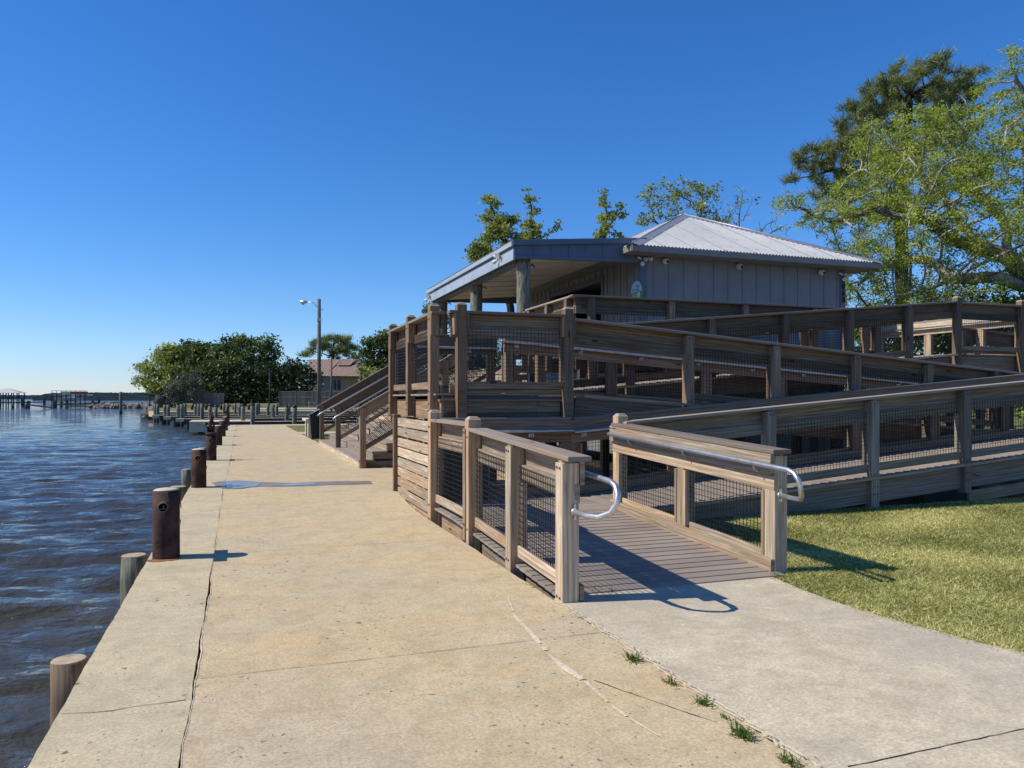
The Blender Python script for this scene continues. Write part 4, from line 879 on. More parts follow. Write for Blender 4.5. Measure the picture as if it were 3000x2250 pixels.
def pile(x, y, zt, zb, rad, label, group, cap=False, name='timber_pile', mat='pile'):
    r = empty(name, (x, y, zb), label, 'piling', group); n = 8; pts = []; rs = []
    for i in range(n): pts.append((x+random.uniform(-.004, .004), y, zb+(zt-zb)*i/(n-1))); rs.append(rad*(1+random.uniform(-.03, .03)))
    rs[-1] = rad*0.97; part(MB().tube(pts, rs, 18), 'shaft', mat, r)
    if cap: part(MB().tube([(x, y, zt-0.02), (x, y, zt+0.05), (x, y, zt+0.16)], [rad*1.1, rad*1.1, 0.02], 16), 'pile_cap', 'black', r)
    else: part(MB().tube([(x, y, zt-0.001), (x, y, zt+0.006)], [rad*0.96, rad*0.9], 18), 'sawn_top', 'log_end', r)
    return r
GP = 'timber piles standing against the seawall'
pile(-0.95, 5.10, -0.03, -1.6, 0.098, 'weathered brown timber pile nearest the camera, outside the seawall', GP, mat='pile_brown')
pile(-0.965, 8.12, 0.0, -1.6, 0.115, 'greenish timber pile outside the seawall, just before the nearest bollard', GP)
pile(-0.985, 13.9, 0.03, -1.6, 0.13, 'dark timber pile half hidden behind the nearest bollard', GP)
pile(-0.97, 15.7, 0.16, -1.6, 0.085, 'thin pale timber pile beside the puddle bollard', GP)
pile(-0.99, 22.4, 0.16, -1.6, 0.10, 'short pale timber pile left of the spiked bollard', GP)
# rust stain at the first bollard and bolts; podium
blob([(-0.80, 7.74), (-0.66, 7.72), (-0.50, 7.76), (-0.55, 7.85), (-0.80, 7.86)], 0.004, 'rust_stain', 'rust2', seed=8)
r = empty('podium', (2.6, 28.4, 0), 'black slanted information podium at the foot of the stairs', 'podium')
m = MB(); Dp = 28.6; prof = [gnd(914, 1287), at(908, 1217, 29.0), at(944, 1198, 28.6), gnd(946, 1289)]
prof = [V((2.42, 28.75, 0.0)), V((2.36, 28.75, 0.86)), V((2.84, 28.75, 1.12)), V((2.86, 28.75, 0.0))]
back = [p+V((0, 0.75, 0)) for p in prof]
m.poly(prof[::-1]); m.poly(back)
for i in range(4): a, b = i, (i+1) % 4; m.poly([prof[a], prof[b], back[b], back[a]])
part(m, 'cabinet', 'black', r); part(MB().beam((2.33, 29.12, 0.88), (2.84, 29.12, 1.155), 0.8, 0.02), 'display_panel', 'glass', r)
r = empty('bench', (2.5, 30.6, 0), 'pale concrete bench half hidden behind the black podium', 'bench')
part(MB().box(2.35, 2.95, 30.5, 32.3, 0.62, 0.70, axis='y'), 'seat', 'conc_light', r); part(MB().box(2.45, 2.85, 30.7, 30.95, 0, 0.62, axis='z'), 'leg', 'conc_light', r); part(MB().box(2.45, 2.85, 31.9, 32.15, 0, 0.62, axis='z'), 'leg', 'conc_light', r)
m = MB(); m.prism([(2.36, 33.5), (12, 33.5), (12, 35.5), (2.36, 35.5)], -0.1, 0.004); tag(m.build('side_path', 'conc_grey'), kind='structure')
# ------------------------------------------------------------------ street lamps
def lamp(u, D, vtop, label, arm=True, rad=0.11, vb=None):
    b = at(u, HV, D); b.z = 0; top = EYE+(HV-vtop)/F_PX*D; r = empty('street_lamp', b, label, 'street lamp')
    part(MB().tube([(b.x, b.y, 0), (b.x, b.y, top*0.5), (b.x, b.y, top)], [rad*1.2, rad, rad*0.85], 14), 'pole', 'pole', r)
    if arm:
        d = at(u-50, HV, D)-at(u, HV, D); d = V((d.x, d.y, 0)); k = d.length; dn = d.normalized(); h = top-0.45
        P = [V((b.x, b.y, h-0.15)), V((b.x, b.y, h))+dn*0.15, V((b.x, b.y, h+0.22))+dn*0.35, V((b.x, b.y, h+0.27))+dn*(k*0.7)]
        part(MB().tube(P, 0.025, 8), 'arm', 'galv', r)
        e = P[-1]; part(MB().tube([e, e+dn*0.12, e+dn*0.38, e+dn*0.42], [0.04, 0.10, 0.10, 0.03], 12), 'lamp_head', 'galv', r)
        part(MB().tube([e+dn*0.25, e+dn*0.25+V((0, 0, -0.17))], [0.10, 0.07], 12), 'lens', 'white', r)
        part(MB().box(b.x-0.13, b.x+0.13, b.y-0.1, b.y+0.1, h-0.9, h-0.72, axis='z').tube([(b.x-.12, b.y, h-0.2), (b.x+0.25, b.y, h-0.2)], 0.02, 6), 'clamp', 'galv', r)
lamp(935, 46.6, 876, 'tall wooden street lamp with a curved arm rising above the stairs', rad=0.115)
lamp(971, 92, 1045, 'thin distant pole in front of the tiled-roof house', arm=False, rad=0.11)
# ------------------------------------------------------------------ boat slips
m = MB(); zt0 = -0.12
def slip(Y, x0, x1, label, w=0.9, th=0.14, endblock=0.0, mat='conc_light', z=zt0):
    r = empty('finger_pier', (x0, Y, z), label, 'pier', 'finger piers of the boat slips')
    part(MB().box(x0, x1, Y, Y+w, z-th, z, axis='x'), 'deck_slab', 'conc_cap' if Y > 50 else 'conc_light', r)
    part(MB().box(x0+0.03, x1, Y-0.06, Y-0.003, z-th-0.14, z-0.01, axis='x'), 'edge_beam', 'wood_dark', r)
    x = x0+0.8
    while x < x1-0.5 and x < 12:
        part(MB().beam((x, Y+0.5, -2), (x, Y+0.5, z-th), 0.3, 0.3, up=(0, 1, 0)), 'support', 'wood_dark', r); x += 3.5
    return r
def xat(u, Y):
    r_ = ray(u, HV); return r_[0]/r_[1]*Y
slip(48.9, xat(607, 48.9), 34, 'nearest finger pier across the end of the promenade, with a pale block end')
r = slip(56.5, xat(600, 56.5), 34, 'wide second finger pier with a heavy concrete end'); xb = xat(560, 59)
part(MB().box(xb, xb+4.2, 56.7, 60.5, -0.80, -0.08, axis='x'), 'concrete_end', 'conc_light', r)
for k in range(5): part(MB().beam((xb+0.7+k*0.75, 57.2+0.3*(k % 2), -2), (xb+0.7+k*0.75, 57.2+0.3*(k % 2), -0.8), 0.35, 0.35, up=(0, 1, 0)), 'pier_leg', 'wood_dark', r)
for Y, u, l in ((66, 521, 'third finger pier, its end between two close piles'), (73.5, 484, 'fourth finger pier, shorter and farther away'), (80.5, 451, 'farthest finger pier with its end nearest the open water')):
    r = slip(Y, xat(u, Y), 34, l); part(MB().box(xat(u, Y)-0.15, xat(u, Y)+0.45, Y-0.10, Y+0.6, -0.36, -0.10, axis='x'), 'end_block', 'conc_light', r)
GS = 'timber piles of the boat slips'
wl = [(455, 1184, 1237, 'p'), (462, 1184, 1238, 'q'), (483, 1186, 1243, ''), (493, 1186, 1244, ''), (522, 1187, 1250, ''), (533, 1185, 1251, '')]
lab = ['leftmost mooring pile, at the end of the farthest finger pier', 'second mooring pile, touching the leftmost one', 'left pile of the middle close pair', 'right pile of the middle close pair', 'left pile of the close pair nearest the concrete pier end', 'right pile of the close pair nearest the concrete pier end']
for (u, vt, vb, _), l in zip(wl, lab):
    D = 2.5*F_PX/(vb-HV); p = at(u, vt, D); pile(p.x, p.y, p.z, -2, 0.155, l, GS)
up = [(542, 1183, 1216), (573, 1184, 1214), (582, 1184, 1219), (592, 1183, 1228), (616, 1188, 1262), (633, 1190, 1249), (656, 1184, 1214), (668, 1184, 1212), (689, 1182, 1210), (697, 1183, 1205), (702, 1185, 1217), (712, 1188, 1234), (740, 1187, 1241), (746, 1182, 1210), (752, 1183, 1217), (758, 1181, 1211), (785, 1185, 1216), (795, 1183, 1207), (800, 1185, 1220), (811, 1183, 1215), (840, 1190, 1230), (847, 1185, 1215), (863, 1192, 1239), (866, 1186, 1216)]
for i, (u, vt, vb) in enumerate(up):
    zz = -0.12; D = (EYE-zz)*F_PX/(vb-HV) if vb < 1245 else 2.5*F_PX/(vb-HV); D = min(D, 92); p = at(u, vt, D)
    where = ['left of the spiked bollard', 'behind the bollards', 'above the promenade end', 'near the street lamp'][min(3, i//6)]
    pile(p.x, p.y, p.z, -1.9, 0.145, 'grey-green mooring pile %s, the %dth mooring pile counting from the left' % (where, i+7), GS, cap=(vt >= 1187))
p = at(354, 1148, 2.5*F_PX/(1212-HV)); pile(p.x, p.y, p.z, -2, 0.24, 'lone dark tall pile standing in open water', 'marker pile')
# ------------------------------------------------------------------ far bank of the basin
def strip(name, pts, z0, z1, mat):
    mm = MB(); mm.prism(pts, z0, z1); return tag(mm.build(name, mat), kind='structure')
LB = xat(455, 96)
strip('far_walkway', [(LB, 94), (60, 94), (60, 99), (LB-1, 99)], -0.6, 0.0, 'conc')
strip('far_lawn', [(LB-1, 99), (400, 99), (400, 400), tuple(at(500, HV, 420)[:2]), tuple(at(455, HV, 260)[:2]), tuple(at(450, HV, 165)[:2]), tuple(at(460, HV, 122)[:2])], -1.6, 0.01, 'lawn')
strip('far_road', [(xat(760, 112), 112), (200, 112), (200, 122), (xat(760, 122), 122)], -0.1, 0.02, 'conc_grey')
strip('far_bank_right', [(34, 44.5), (400, 44.5), (400, 99), (34, 99)], -1.6, -0.004, 'lawn')
r = empty('wave_screen', (LB, 93.9, -1), 'low timber wave screen along the far side of the slips', 'wave screen'); x = LB
k = 0
while x < 3: 
    if k < 40: part(MB().box(x, x+0.22, 93.6, 93.75, -1.2, -0.35, axis='z'), 'plank', 'conc_light', r)
    x += 0.5; k += 1
part(MB().box(LB, 3, 93.5, 93.6, -0.55, -0.40, axis='x'), 'rail', 'wood_dark', r)
for i, u in enumerate((563, 604, 648, 685, 729)):
    D = 100; p = at(u, 1186, D); rr = empty('steel_bollard', (p.x, p.y, 0), 'small distant brown bollard on the far walkway, number %d from the left' % (i+1), 'bollard', 'bollards on the far walkway')
    part(MB().tube([(p.x, p.y, 0), (p.x, p.y, 0.66)], 0.17, 12), 'pipe_post', 'rust', rr); part(MB().tube([(p.x, p.y, 0.66), (p.x, p.y, 0.69)], 0.16, 12), 'concrete_fill', 'bolcap', rr)
p = at(766, 1195, 104); r = empty('bench', p, 'small pale bench on the far lawn left of the street lamp', 'bench')
part(MB().box(p.x, p.x+1.6, p.y, p.y+0.5, 0.40, 0.52, axis='x'), 'seat', 'conc_light', r); part(MB().box(p.x+1.1, p.x+1.6, p.y, p.y+0.5, 0, 0.4, axis='z'), 'leg', 'conc_light', r)
p = at(905, 1190, 118); r = empty('bench', p, 'grey slatted bench in front of the long fence', 'bench')
part(MB().box(p.x, p.x+2.6, p.y, p.y+0.5, 0.42, 0.5, axis='x'), 'seat', 'wood_grey', r); part(MB().box(p.x, p.x+2.6, p.y+0.5, p.y+0.56, 0.5, 1.0, axis='x'), 'backrest', 'wood_grey', r)
for q in (0, 2.45): part(MB().box(p.x+q, p.x+q+0.15, p.y, p.y+0.55, 0, 1.05, axis='z'), 'leg', 'wood_grey', r)
def fence(u0, u1, D, vt, vb, label, n, lean=0, mat='wood_grey'):
    a, b = at(u0, vt, D), at(u1, vt, D); zb = 0.0; H = a.z
    r = empty('board_fence', (a.x, a.y, 0), label, 'fence'); L = (b-a).length; k = max(3, int(L/0.3))
    m = MB()
    for i in range(k):
        p = a.lerp(b, (i+0.5)/k); m.box(p.x-L/k*0.495, p.x+L/k*0.495, p.y-0.02+lean*i*0.02, p.y+0.02+lean*i*0.02, zb, H-abs(lean)*i*0.02, axis='z', ch=0)
    part(m, 'boards', mat, r)
    m = MB()
    for z in (H*0.28, H*0.62, H*0.97): m.beam((a.x, a.y-0.06, z), (b.x, b.y-0.06, z), 0.06, 0.12)
    part(m, 'rail', mat, r)
    for i in range(n): p = a.lerp(b, i/(n-1)); part(MB().box(p.x-0.08, p.x+0.08, p.y-0.15, p.y-0.03, 0, H+0.1, axis='z'), 'post', 'wood_grey', r)
fence(818, 1210, 135, 1146, 1190, 'long tall grey board fence below the tiled-roof house', 9)
fence(566, 612, 128, 1150, 1190, 'left dark leaning fence panel at the edge of the trees', 3)
fence(614, 655, 127, 1152, 1190, 'right dark leaning fence panel at the edge of the trees', 3, lean=0.6)
# tiled-roof house
D = 160; hb = at(905, HV, D); hb.z = 0; r = empty('house', hb, 'beige house with a reddish clay-tile roof behind the fence', 'house')
def q(u, v, dd=0): return at(u, v, D+dd)
m = MB()
def quad(a, b, c, d): m.poly([a, b, c, d], uvs=[(a.x, a.z*2), (b.x, b.z*2), (c.x, c.z*2), (d.x, d.z*2)])
quad(q(938, 1101, -2), q(1110, 1103, -2), q(1085, 1070, 5), q(955, 1070, 5))
quad(q(905, 1092, 0), q(960, 1092, 0), q(1000, 1053, 8), q(905, 1053, 8))
quad(q(960, 1092, 3), q(1030, 1092, 3), q(1045, 1053, 9), q(1000, 1053, 9)) 
m.poly([q(985, 1070, 4), q(1025, 1070, 4), q(1042, 1054, 8), q(1003, 1050, 8)])
quad(q(1025, 1104, -1), q(1150, 1106, 0), q(1080, 1062, 9), q(1042, 1053, 9))
part(m, 'roof', 'tile', r)
m = MB(); a, b = q(941, 1104, -1), q(1140, 1104, 1); m.box(a.x, b.x, a.y, a.y+6, 0, a.z, axis='x', ch=0); c = q(880, 1095, 2); m.box(c.x, a.x, c.y, c.y+6, 0, c.z, axis='x', ch=0); part(m, 'wall', 'stucco', r)
a, b = q(978, 1112, -2), q(999, 1142, -2); w = part(MB().box(a.x, b.x, a.y-0.05, a.y+0.1, b.z, a.z, axis='z'), 'window', 'glass', r)
MB().box(a.x-0.15, b.x+0.15, a.y-0.08, a.y-0.03, b.z-0.2, b.z, axis='x').box(a.x+0.5, a.x+0.65, a.y-0.1, a.y-0.06, b.z, a.z, axis='z').build('frame', 'stucco', w)
# ------------------------------------------------------------------ things out on the water
def hut(u0, u1, D, vr, ve, vd, label, posts, hip=True):
    a, b = at(u0, ve, D), at(u1, ve, D); zd = EYE+(HV-vd)/F_PX*D; zr = EYE+(HV-vr)/F_PX*D
    r = empty('pier_shelter', (a.x, a.y, -1), label, 'pier shelter'); dd = 7
    m = MB(); A, B = V((a.x-0.8, a.y-0.8, a.z)), V((b.x+0.8, b.y-0.8, a.z)); Cc, E = B+V((0, dd+1.6, 0)), A+V((0, dd+1.6, 0)); mid = (A+Cc)/2; mid.z = zr
    for p_, q_ in ((A, B), (B, Cc), (Cc, E), (E, A)): m.poly([p_, q_, mid])
    m.poly([A, E, Cc, B]); part(m, 'roof', 'roofm', r)
    for i in range(posts):
        for y_ in (0, dd):
            p = a.lerp(b, i/(posts-1)); part(MB().box(p.x-0.12, p.x+0.12, p.y+y_-0.12, p.y+y_+0.12, -2, a.z, axis='z'), 'post', 'wood_dark', r)
    part(MB().box(a.x-1, b.x+1, a.y-0.5, a.y+dd+0.5, zd-0.3, zd, axis='x'), 'deck', 'wood_dark', r)
    part(MB().box(a.x-1, b.x+1, a.y-0.5, a.y-0.4, zd+0.9, zd+1.0, axis='x'), 'rail', 'wood_dark', r)
    return r
hut(-30, 50, 200, 1136, 1151, 1178, 'white hip-roofed shelter on a pier at the left edge', 6)
D = 215; a, b = at(152, 1155, D), at(249, 1155, D); r = empty('boathouse', (a.x, a.y, -1), 'two-level boathouse with a flat railed roof deck and coloured covers', 'boathouse')
part(MB().box(a.x-0.6, b.x+0.2, a.y, a.y+8, a.z-0.35, a.z, axis='x'), 'roof_deck', 'flash', r)
for i in range(8):
    p = a.lerp(b, i/7); part(MB().box(p.x-0.13, p.x+0.13, p.y-0.1, p.y+0.15, -2, a.z, axis='z'), 'post', 'wood_dark', r)
    part(MB().box(p.x-0.06, p.x+0.06, p.y-0.1, p.y, a.z, a.z+1.0, axis='z'), 'rail_post', 'wood_grey', r)
part(MB().box(a.x, b.x, a.y-0.1, a.y, a.z+0.95, a.z+1.05, axis='x'), 'top_rail', 'wood_grey', r)
c = a.lerp(b, .52); part(MB().box(a.x+2, c.x, a.y+1, a.y+3, a.z, a.z+0.8, axis='x'), 'green_panel', 'green_roof', r); part(MB().box(c.x, b.x-0.3, a.y+1, a.y+3, a.z, a.z+0.8, axis='x'), 'red_panel', 'red_tarp', r)
part(MB().beam((c.x-1, a.y-0.3, a.z-0.2), (c.x+1.2, a.y-0.3, a.z-2.2), 0.9, 0.15), 'stair', 'flash', r)
part(MB().box(a.x-2, b.x+1, a.y-0.6, a.y+6, -0.45, -0.25, axis='x'), 'lower_deck', 'wood_grey', r)
bo = [(at(210, 1168, D), 5, 1.0), (at(186, 1168, D), 5, 1.2)]
for i, (p, L_, h_) in enumerate(bo):
    rr = empty('boat', (p.x, p.y+2, 0), ['white boat lifted in the right bay of the boathouse', 'white boat lifted in the left bay of the boathouse'][i], 'boat')
    hull = MB(); z = 0.6
    prof = [(-L_/2, 0.9), (L_/2*0.5, 1.0), (L_/2, 0.0)]
    top = [(p.x-L_/2, p.y+1, z+h_), (p.x+L_/4, p.y+0.8, z+h_), (p.x+L_/2, p.y+2, z+h_+0.2), (p.x+L_/4, p.y+3.2, z+h_), (p.x-L_/2, p.y+3, z+h_)]
    bot = [(x_*0.9+p.x*0.1, p.y+2+(y_-p.y-2)*0.5, z) for x_, y_, z_ in top]
    hull.poly(top); hull.poly(bot[::-1])
    for k in range(5): hull.poly([bot[k], bot[(k+1) % 5], top[(k+1) % 5], top[k]])
    part(hull, 'hull', 'white', rr); part(MB().box(p.x-0.8, p.x+0.8, p.y+1.4, p.y+2.6, z+h_, z+h_+0.9, axis='x'), 'cabin', 'white', rr)
# wrecked pier remnants
for i, (u0, v0, u1, v1) in enumerate([(84, 1186, 160, 1195), (160, 1185, 196, 1184), (196, 1190, 278, 1190), (308, 1190, 352, 1190), (272, 1184, 352, 1179), (0, 1180, 130, 1178), (180, 1183, 290, 1181)]):
    Dd = [190, 200, 190, 195, 215, 235, 225][i]; a, b = at(u0, v0, Dd), at(u1, v1, Dd); r = empty('broken_pier', a, ['tilted broken pier beam half sunk in the water', 'short gap beam of the broken pier', 'level broken pier beam in the middle', 'last broken pier beam before the lone dark pile', 'dark pier beam above the rocks', 'long low dark pier leading to the left shelter', 'low dark pier in front of the boathouse'][i], 'pier remnant', 'wrecked pier remains')
    part(MB().beam(a, b, 0.8, 0.35), 'beam', 'wood_dark', r)
    for k in range(max(2, int((u1-u0)/38))):
        p = a.lerp(b, k/max(1, int((u1-u0)/38)-1) if int((u1-u0)/38) > 1 else k); part(MB().box(p.x-0.3, p.x+0.3, p.y-0.3, p.y+0.3, -2, p.z+1.0, axis='z'), 'pile', 'wood_dark', r)
for i, (u, l) in enumerate([(38, 'leftmost lone stub pile in the water'), (77, 'second lone stub pile in the water')]):
    p = at(u, 1182, 190); pile(p.x, p.y, p.z, -2, 0.3, l, 'stub piles in the water')
m = MB(); rr = random.Random(4)
def rockpile(name, label, u0, u1, D, v, n, s=0.7):
    a, b = at(u0, v, D), at(u1, v, D); mm = MB()
    for i in range(n):
        p = a.lerp(b, rr.random()); r_ = s*(0.5+rr.random()); z = -1.1+rr.random()*0.7; p = V((p.x, p.y+rr.uniform(-2, 2), z))
        vs = []
        for k in range(12):
            t, f = k/12*6.28, 0
        ico = [(0, 0, 1), (.9, 0, .4), (.28, .85, .4), (-.72, .53, .4), (-.72, -.53, .4), (.28, -.85, .4), (.72, .53, -.4), (-.28, .85, -.4), (-.9, 0, -.4), (-.28, -.85, -.4), (.72, -.53, -.4), (0, 0, -1)]
        vs = [p+V(c)*r_*rr.uniform(0.7, 1.1) for c in ico]; o = len(mm.v); mm.v += vs
        for f in ((0, 1, 2), (0, 2, 3), (0, 3, 4), (0, 4, 5), (0, 5, 1), (1, 6, 2), (2, 7, 3), (3, 8, 4), (4, 9, 5), (5, 10, 1), (6, 7, 2), (7, 8, 3), (8, 9, 4), (9, 10, 5), (10, 6, 1), (11, 7, 6), (11, 8, 7), (11, 9, 8), (11, 10, 9), (11, 6, 10)):
            mm.face([o+x for x in f], [(0, 0)]*3, rr.random())
    tag(mm.build(name, 'rock'), label, 'rocks', kind='stuff')
rockpile('riprap', 'tan riprap rocks at the water edge below the boathouse shore', 265, 440, 190, 1180, 170, 0.75)
rockpile('riprap', 'dark rocks at the corner of the boat basin', 425, 470, 92, 1205, 60, 0.6)
strip('sand_bank', [tuple(at(250, HV, 215)[:2]), tuple(at(430, HV, 190)[:2]), tuple(at(480, HV, 150)[:2]), tuple(at(560, HV, 190)[:2]), tuple(at(430, HV, 330)[:2]), tuple(at(330, HV, 300)[:2])], -1.5, -0.35, 'rock')
# far shores: long low wooded ridges
def ridge(name, pts, D, mat, seed, depth=120):
    rr = random.Random(seed); mm = MB(); P = []
    us = [p[0] for p in pts]; u = us[0]
    while u < us[-1]:
        for (a, va), (b, vb) in zip(pts[:-1], pts[1:]):
            if a <= u <= b: v = va+(vb-va)*(u-a)/(b-a); break
        P.append((u, v+rr.uniform(-1.1, 1.1))); u += 3
    for (a, va), (b, vb) in zip(P[:-1], P[1:]):
        p, q_ = at(a, va, D), at(b, vb, D); p0, q0 = p.copy(), q_.copy(); p0.z = q0.z = -1.5
        p1, q1 = at(a, va, D+depth), at(b, vb, D+depth); p1.z, q1.z = p.z*1.0, q_.z*1.0
        mm.poly([p0, q0, q_, p]); mm.poly([p, q_, q1, p1])
    tag(mm.build(name, mat), kind='structure')
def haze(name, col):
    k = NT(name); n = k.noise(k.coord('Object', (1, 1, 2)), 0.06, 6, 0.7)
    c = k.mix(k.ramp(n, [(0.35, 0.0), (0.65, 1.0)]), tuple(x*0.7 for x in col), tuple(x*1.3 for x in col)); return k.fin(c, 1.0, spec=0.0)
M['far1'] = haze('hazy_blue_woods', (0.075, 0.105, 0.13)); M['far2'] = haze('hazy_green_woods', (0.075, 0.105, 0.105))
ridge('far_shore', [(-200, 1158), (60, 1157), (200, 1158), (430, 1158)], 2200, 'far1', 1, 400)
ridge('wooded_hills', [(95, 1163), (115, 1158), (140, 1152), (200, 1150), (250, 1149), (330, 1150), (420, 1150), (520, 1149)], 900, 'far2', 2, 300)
# ------------------------------------------------------------------ trees
def colonize(limbs, attr, step=0.5, kill=0.8, iters=120, jitter=0.25, seed=0, maxd=1e9, up=0.0):
    g = np.random.default_rng(seed); pos = []; par = []
    for pts in limbs:           # polylines: first may attach to nearest existing node
        prev = -1
        if pos:
            dd = [((V(p)-V(pts[0])).length) for p in pos]; prev = int(np.argmin(dd))
        for i in range(len(pts)-1):
            a, b = np.array(pts[i], float), np.array(pts[i+1], float); n = max(1, int(np.linalg.norm(b-a)/step))
            for k in range(n):
                p = a+(b-a)*k/n+g.normal(0, step*jitter*0.35, 3); pos.append(p); par.append(prev); prev = len(pos)-1
        pos.append(np.array(pts[-1], float)); par.append(prev)
    A = np.array(attr); P = np.array(pos)
    d = np.linalg.norm(A[:, None]-P[None], axis=2); near = d.argmin(1); nd = d.min(1); alive = nd > kill
    for it in range(iters):
        idx = np.where(alive & (nd < maxd))[0]
        if len(idx) == 0: break
        nodes, inv = np.unique(near[idx], return_inverse=True)
        vec = A[idx]-P[near[idx]]; vec /= np.linalg.norm(vec, axis=1)[:, None]+1e-9
        s = np.zeros((len(nodes), 3)); np.add.at(s, inv, vec); s += g.normal(0, jitter, s.shape); s[:, 2] += up
        s /= np.linalg.norm(s, axis=1)[:, None]+1e-9
        new = P[nodes]+s*step; base = len(P); P = np.vstack([P, new]); par += list(nodes)
        dn = np.linalg.norm(A[:, None]-new[None], axis=2); m_ = dn.min(1); k = dn.argmin(1)
        upd = m_ < nd; nd[upd] = m_[upd]; near[upd] = base+k[upd]; alive &= nd > kill
    return P, np.array(par)
def branch_mesh(P, par, r0, power, name, mat, root, rmax=None, minr=0.0):
    n = len(P); r = np.zeros(n); acc = np.zeros(n); kids = [[] for _ in range(n)]
    for i in range(n):
        if par[i] >= 0: kids[par[i]].append(i)
    for i in range(n-1, -1, -1):
        r[i] = r0 if not kids[i] else acc[i]**(1/power)
        if par[i] >= 0: acc[par[i]] += r[i]**power
    if rmax: 
        s = rmax/r.max(); r = np.where(r > r0*2, r0*2+(r-r0*2)*max(0, (rmax-r0*2))/(r.max()-r0*2+1e-9), r)
    verts = []; faces = []
    def ring(i, dirv, rad, k):
        d = Vector(dirv).normalized(); a = d.orthogonal().normalized() if abs(d.z) > 0.9 else d.cross(Vector((0, 0, 1))).normalized(); b = d.cross(a); o = len(verts)
        for j in range(k):
            t = 2*math.pi*j/k; verts.append(Vector(P[i])+(a*math.cos(t)+b*math.sin(t))*rad)
        return o
    for i in range(n):
        if par[i] >= 0 and (par[par[i]] >= 0) and max(kids[par[i]], key=lambda c: r[c]) == i: continue
        # start of a chain
        if par[i] < 0 and not kids[i]: continue
        chain = ([par[i]] if par[i] >= 0 else [])+[i]; c = i
        while kids[c]: c = max(kids[c], key=lambda q: r[q]); chain.append(c)
        if len(chain) < 2: continue
        R0 = r[chain[1]]; 
        if R0 < minr: continue
        k = 10 if R0 > 0.12 else (6 if R0 > 0.04 else 4); prev = None
        for j, q in enumerate(chain):
            a = P[chain[max(0, j-1)]]; b = P[chain[min(len(chain)-1, j+1)]]; rad = r[q] if j > 0 else min(r[q], R0*1.05)
            o = ring(q, b-a, rad if j < len(chain)-1 else rad*0.4, k)
            if prev is not None:
                for t in range(k): faces.append([prev+t, prev+(t+1) % k, o+(t+1) % k, o+t])
            prev = o
    me = bpy.data.meshes.new(name); me.from_pydata([tuple(v) for v in verts], [], faces); me.polygons.foreach_set('use_smooth', [True]*len(faces)); me.update()
    o = link(name, me, mat, root); o.matrix_parent_inverse = Matrix.Translation(-root.location); return r, kids
def leaves(P, centres, per, spread, size, name, mat, root, seed=0, kind='leaf', flat=0.6, tonefn=None):
    g = np.random.default_rng(seed); C = np.repeat(centres, per, axis=0)+g.normal(0, 1, (len(centres)*per, 3))*np.array([spread, spread, spread*flat])
    N = len(C); nrm = g.normal(0, 1, (N, 3)); nrm[:, 2] = np.abs(nrm[:, 2])+0.25; nrm /= np.linalg.norm(nrm, axis=1)[:, None]
    a = np.cross(nrm, g.normal(0, 1, (N, 3))); a /= np.linalg.norm(a, axis=1)[:, None]; b = np.cross(nrm, a)
    s = size*(0.55+0.9*g.random((N, 1))); w = 0.5*s
    if kind == 'leaf': Q = np.stack([C-a*s, C-b*w+a*s*0.1, C+a*s, C+b*w-a*s*0.1], 1)
    elif kind == 'needle':
        # tufts of needles: direction mostly outward and up
        w = 0.05*s+0.006*0; Q = np.stack([C-b*w, C+a*s+np.array([0, 0, 0.3])*s, C+b*w], 1)
    cl = np.repeat(g.random(len(centres)), per); tone = np.clip(0.55*cl+0.45*g.random(N), 0, 1)
    if tonefn is not None: tone = np.clip(tone+tonefn(C), 0, 1)
    return rawmesh(name, Q, None, tone, mat, root)
def blobs_points(blobs, seed):
    """blobs: (u, v, D, ru, rv, rd, n): ellipsoids given by bearing, height and distance; n points in each, denser to the outside"""
    g = np.random.default_rng(seed); out = []
    for (u, v, D, ru, rv, rd, n) in blobs:
        c = at(u, v, D); RU, RV = ru*D/F_PX, rv*D/F_PX; q = g.normal(0, 1, (n, 3)); q /= np.linalg.norm(q, axis=1)[:, None]; q *= (g.random((n, 1))**0.45)
        right = np.array([math.cos(YAW), -math.sin(YAW), 0]); fwd = np.array([math.sin(YAW), math.cos(YAW), 0])
        out.append(np.array(c)+q[:, :1]*RU*right+q[:, 1:2]*rd*fwd+q[:, 2:]*np.array([0, 0, RV]))
    return np.vstack(out)
def tree(name, label, cat, blobs, limbs, step, kill, r0, leafmat, barkmat, per, spread, size, seed, kind='leaf', power=2.3, rmax=None, flat=0.6, jitter=0.25, leafthr=1.6, frac=1.0, minr=0.0, group=None, up=0.0):
    A = blobs_points(blobs, seed); L = [[tuple(at(*p)) if len(p) == 3 else tuple(gnd_at(p)) for p in pl] for pl in limbs]
    base = V(L[0][0]); base.z = 0; r = empty(name, base, label, cat, group)
    P, par = colonize(L, A, step, kill, 160, jitter, seed, up=up)
    rad, kids = branch_mesh(P, par, r0, power, 'trunk', barkmat, r, rmax, minr)
    idx = np.array([i for i in range(len(P)) if rad[i] <= r0*leafthr]); g = np.random.default_rng(seed+5)
    if frac < 1: idx = idx[g.random(len(idx)) < frac]
    if per: leaves(P, P[idx], per, spread, size, 'crown', leafmat, r, seed, kind, flat)
    return r, P
def gnd_at(p): q = at(p[0], HV, p[1]); return (q.x, q.y, -0.2)
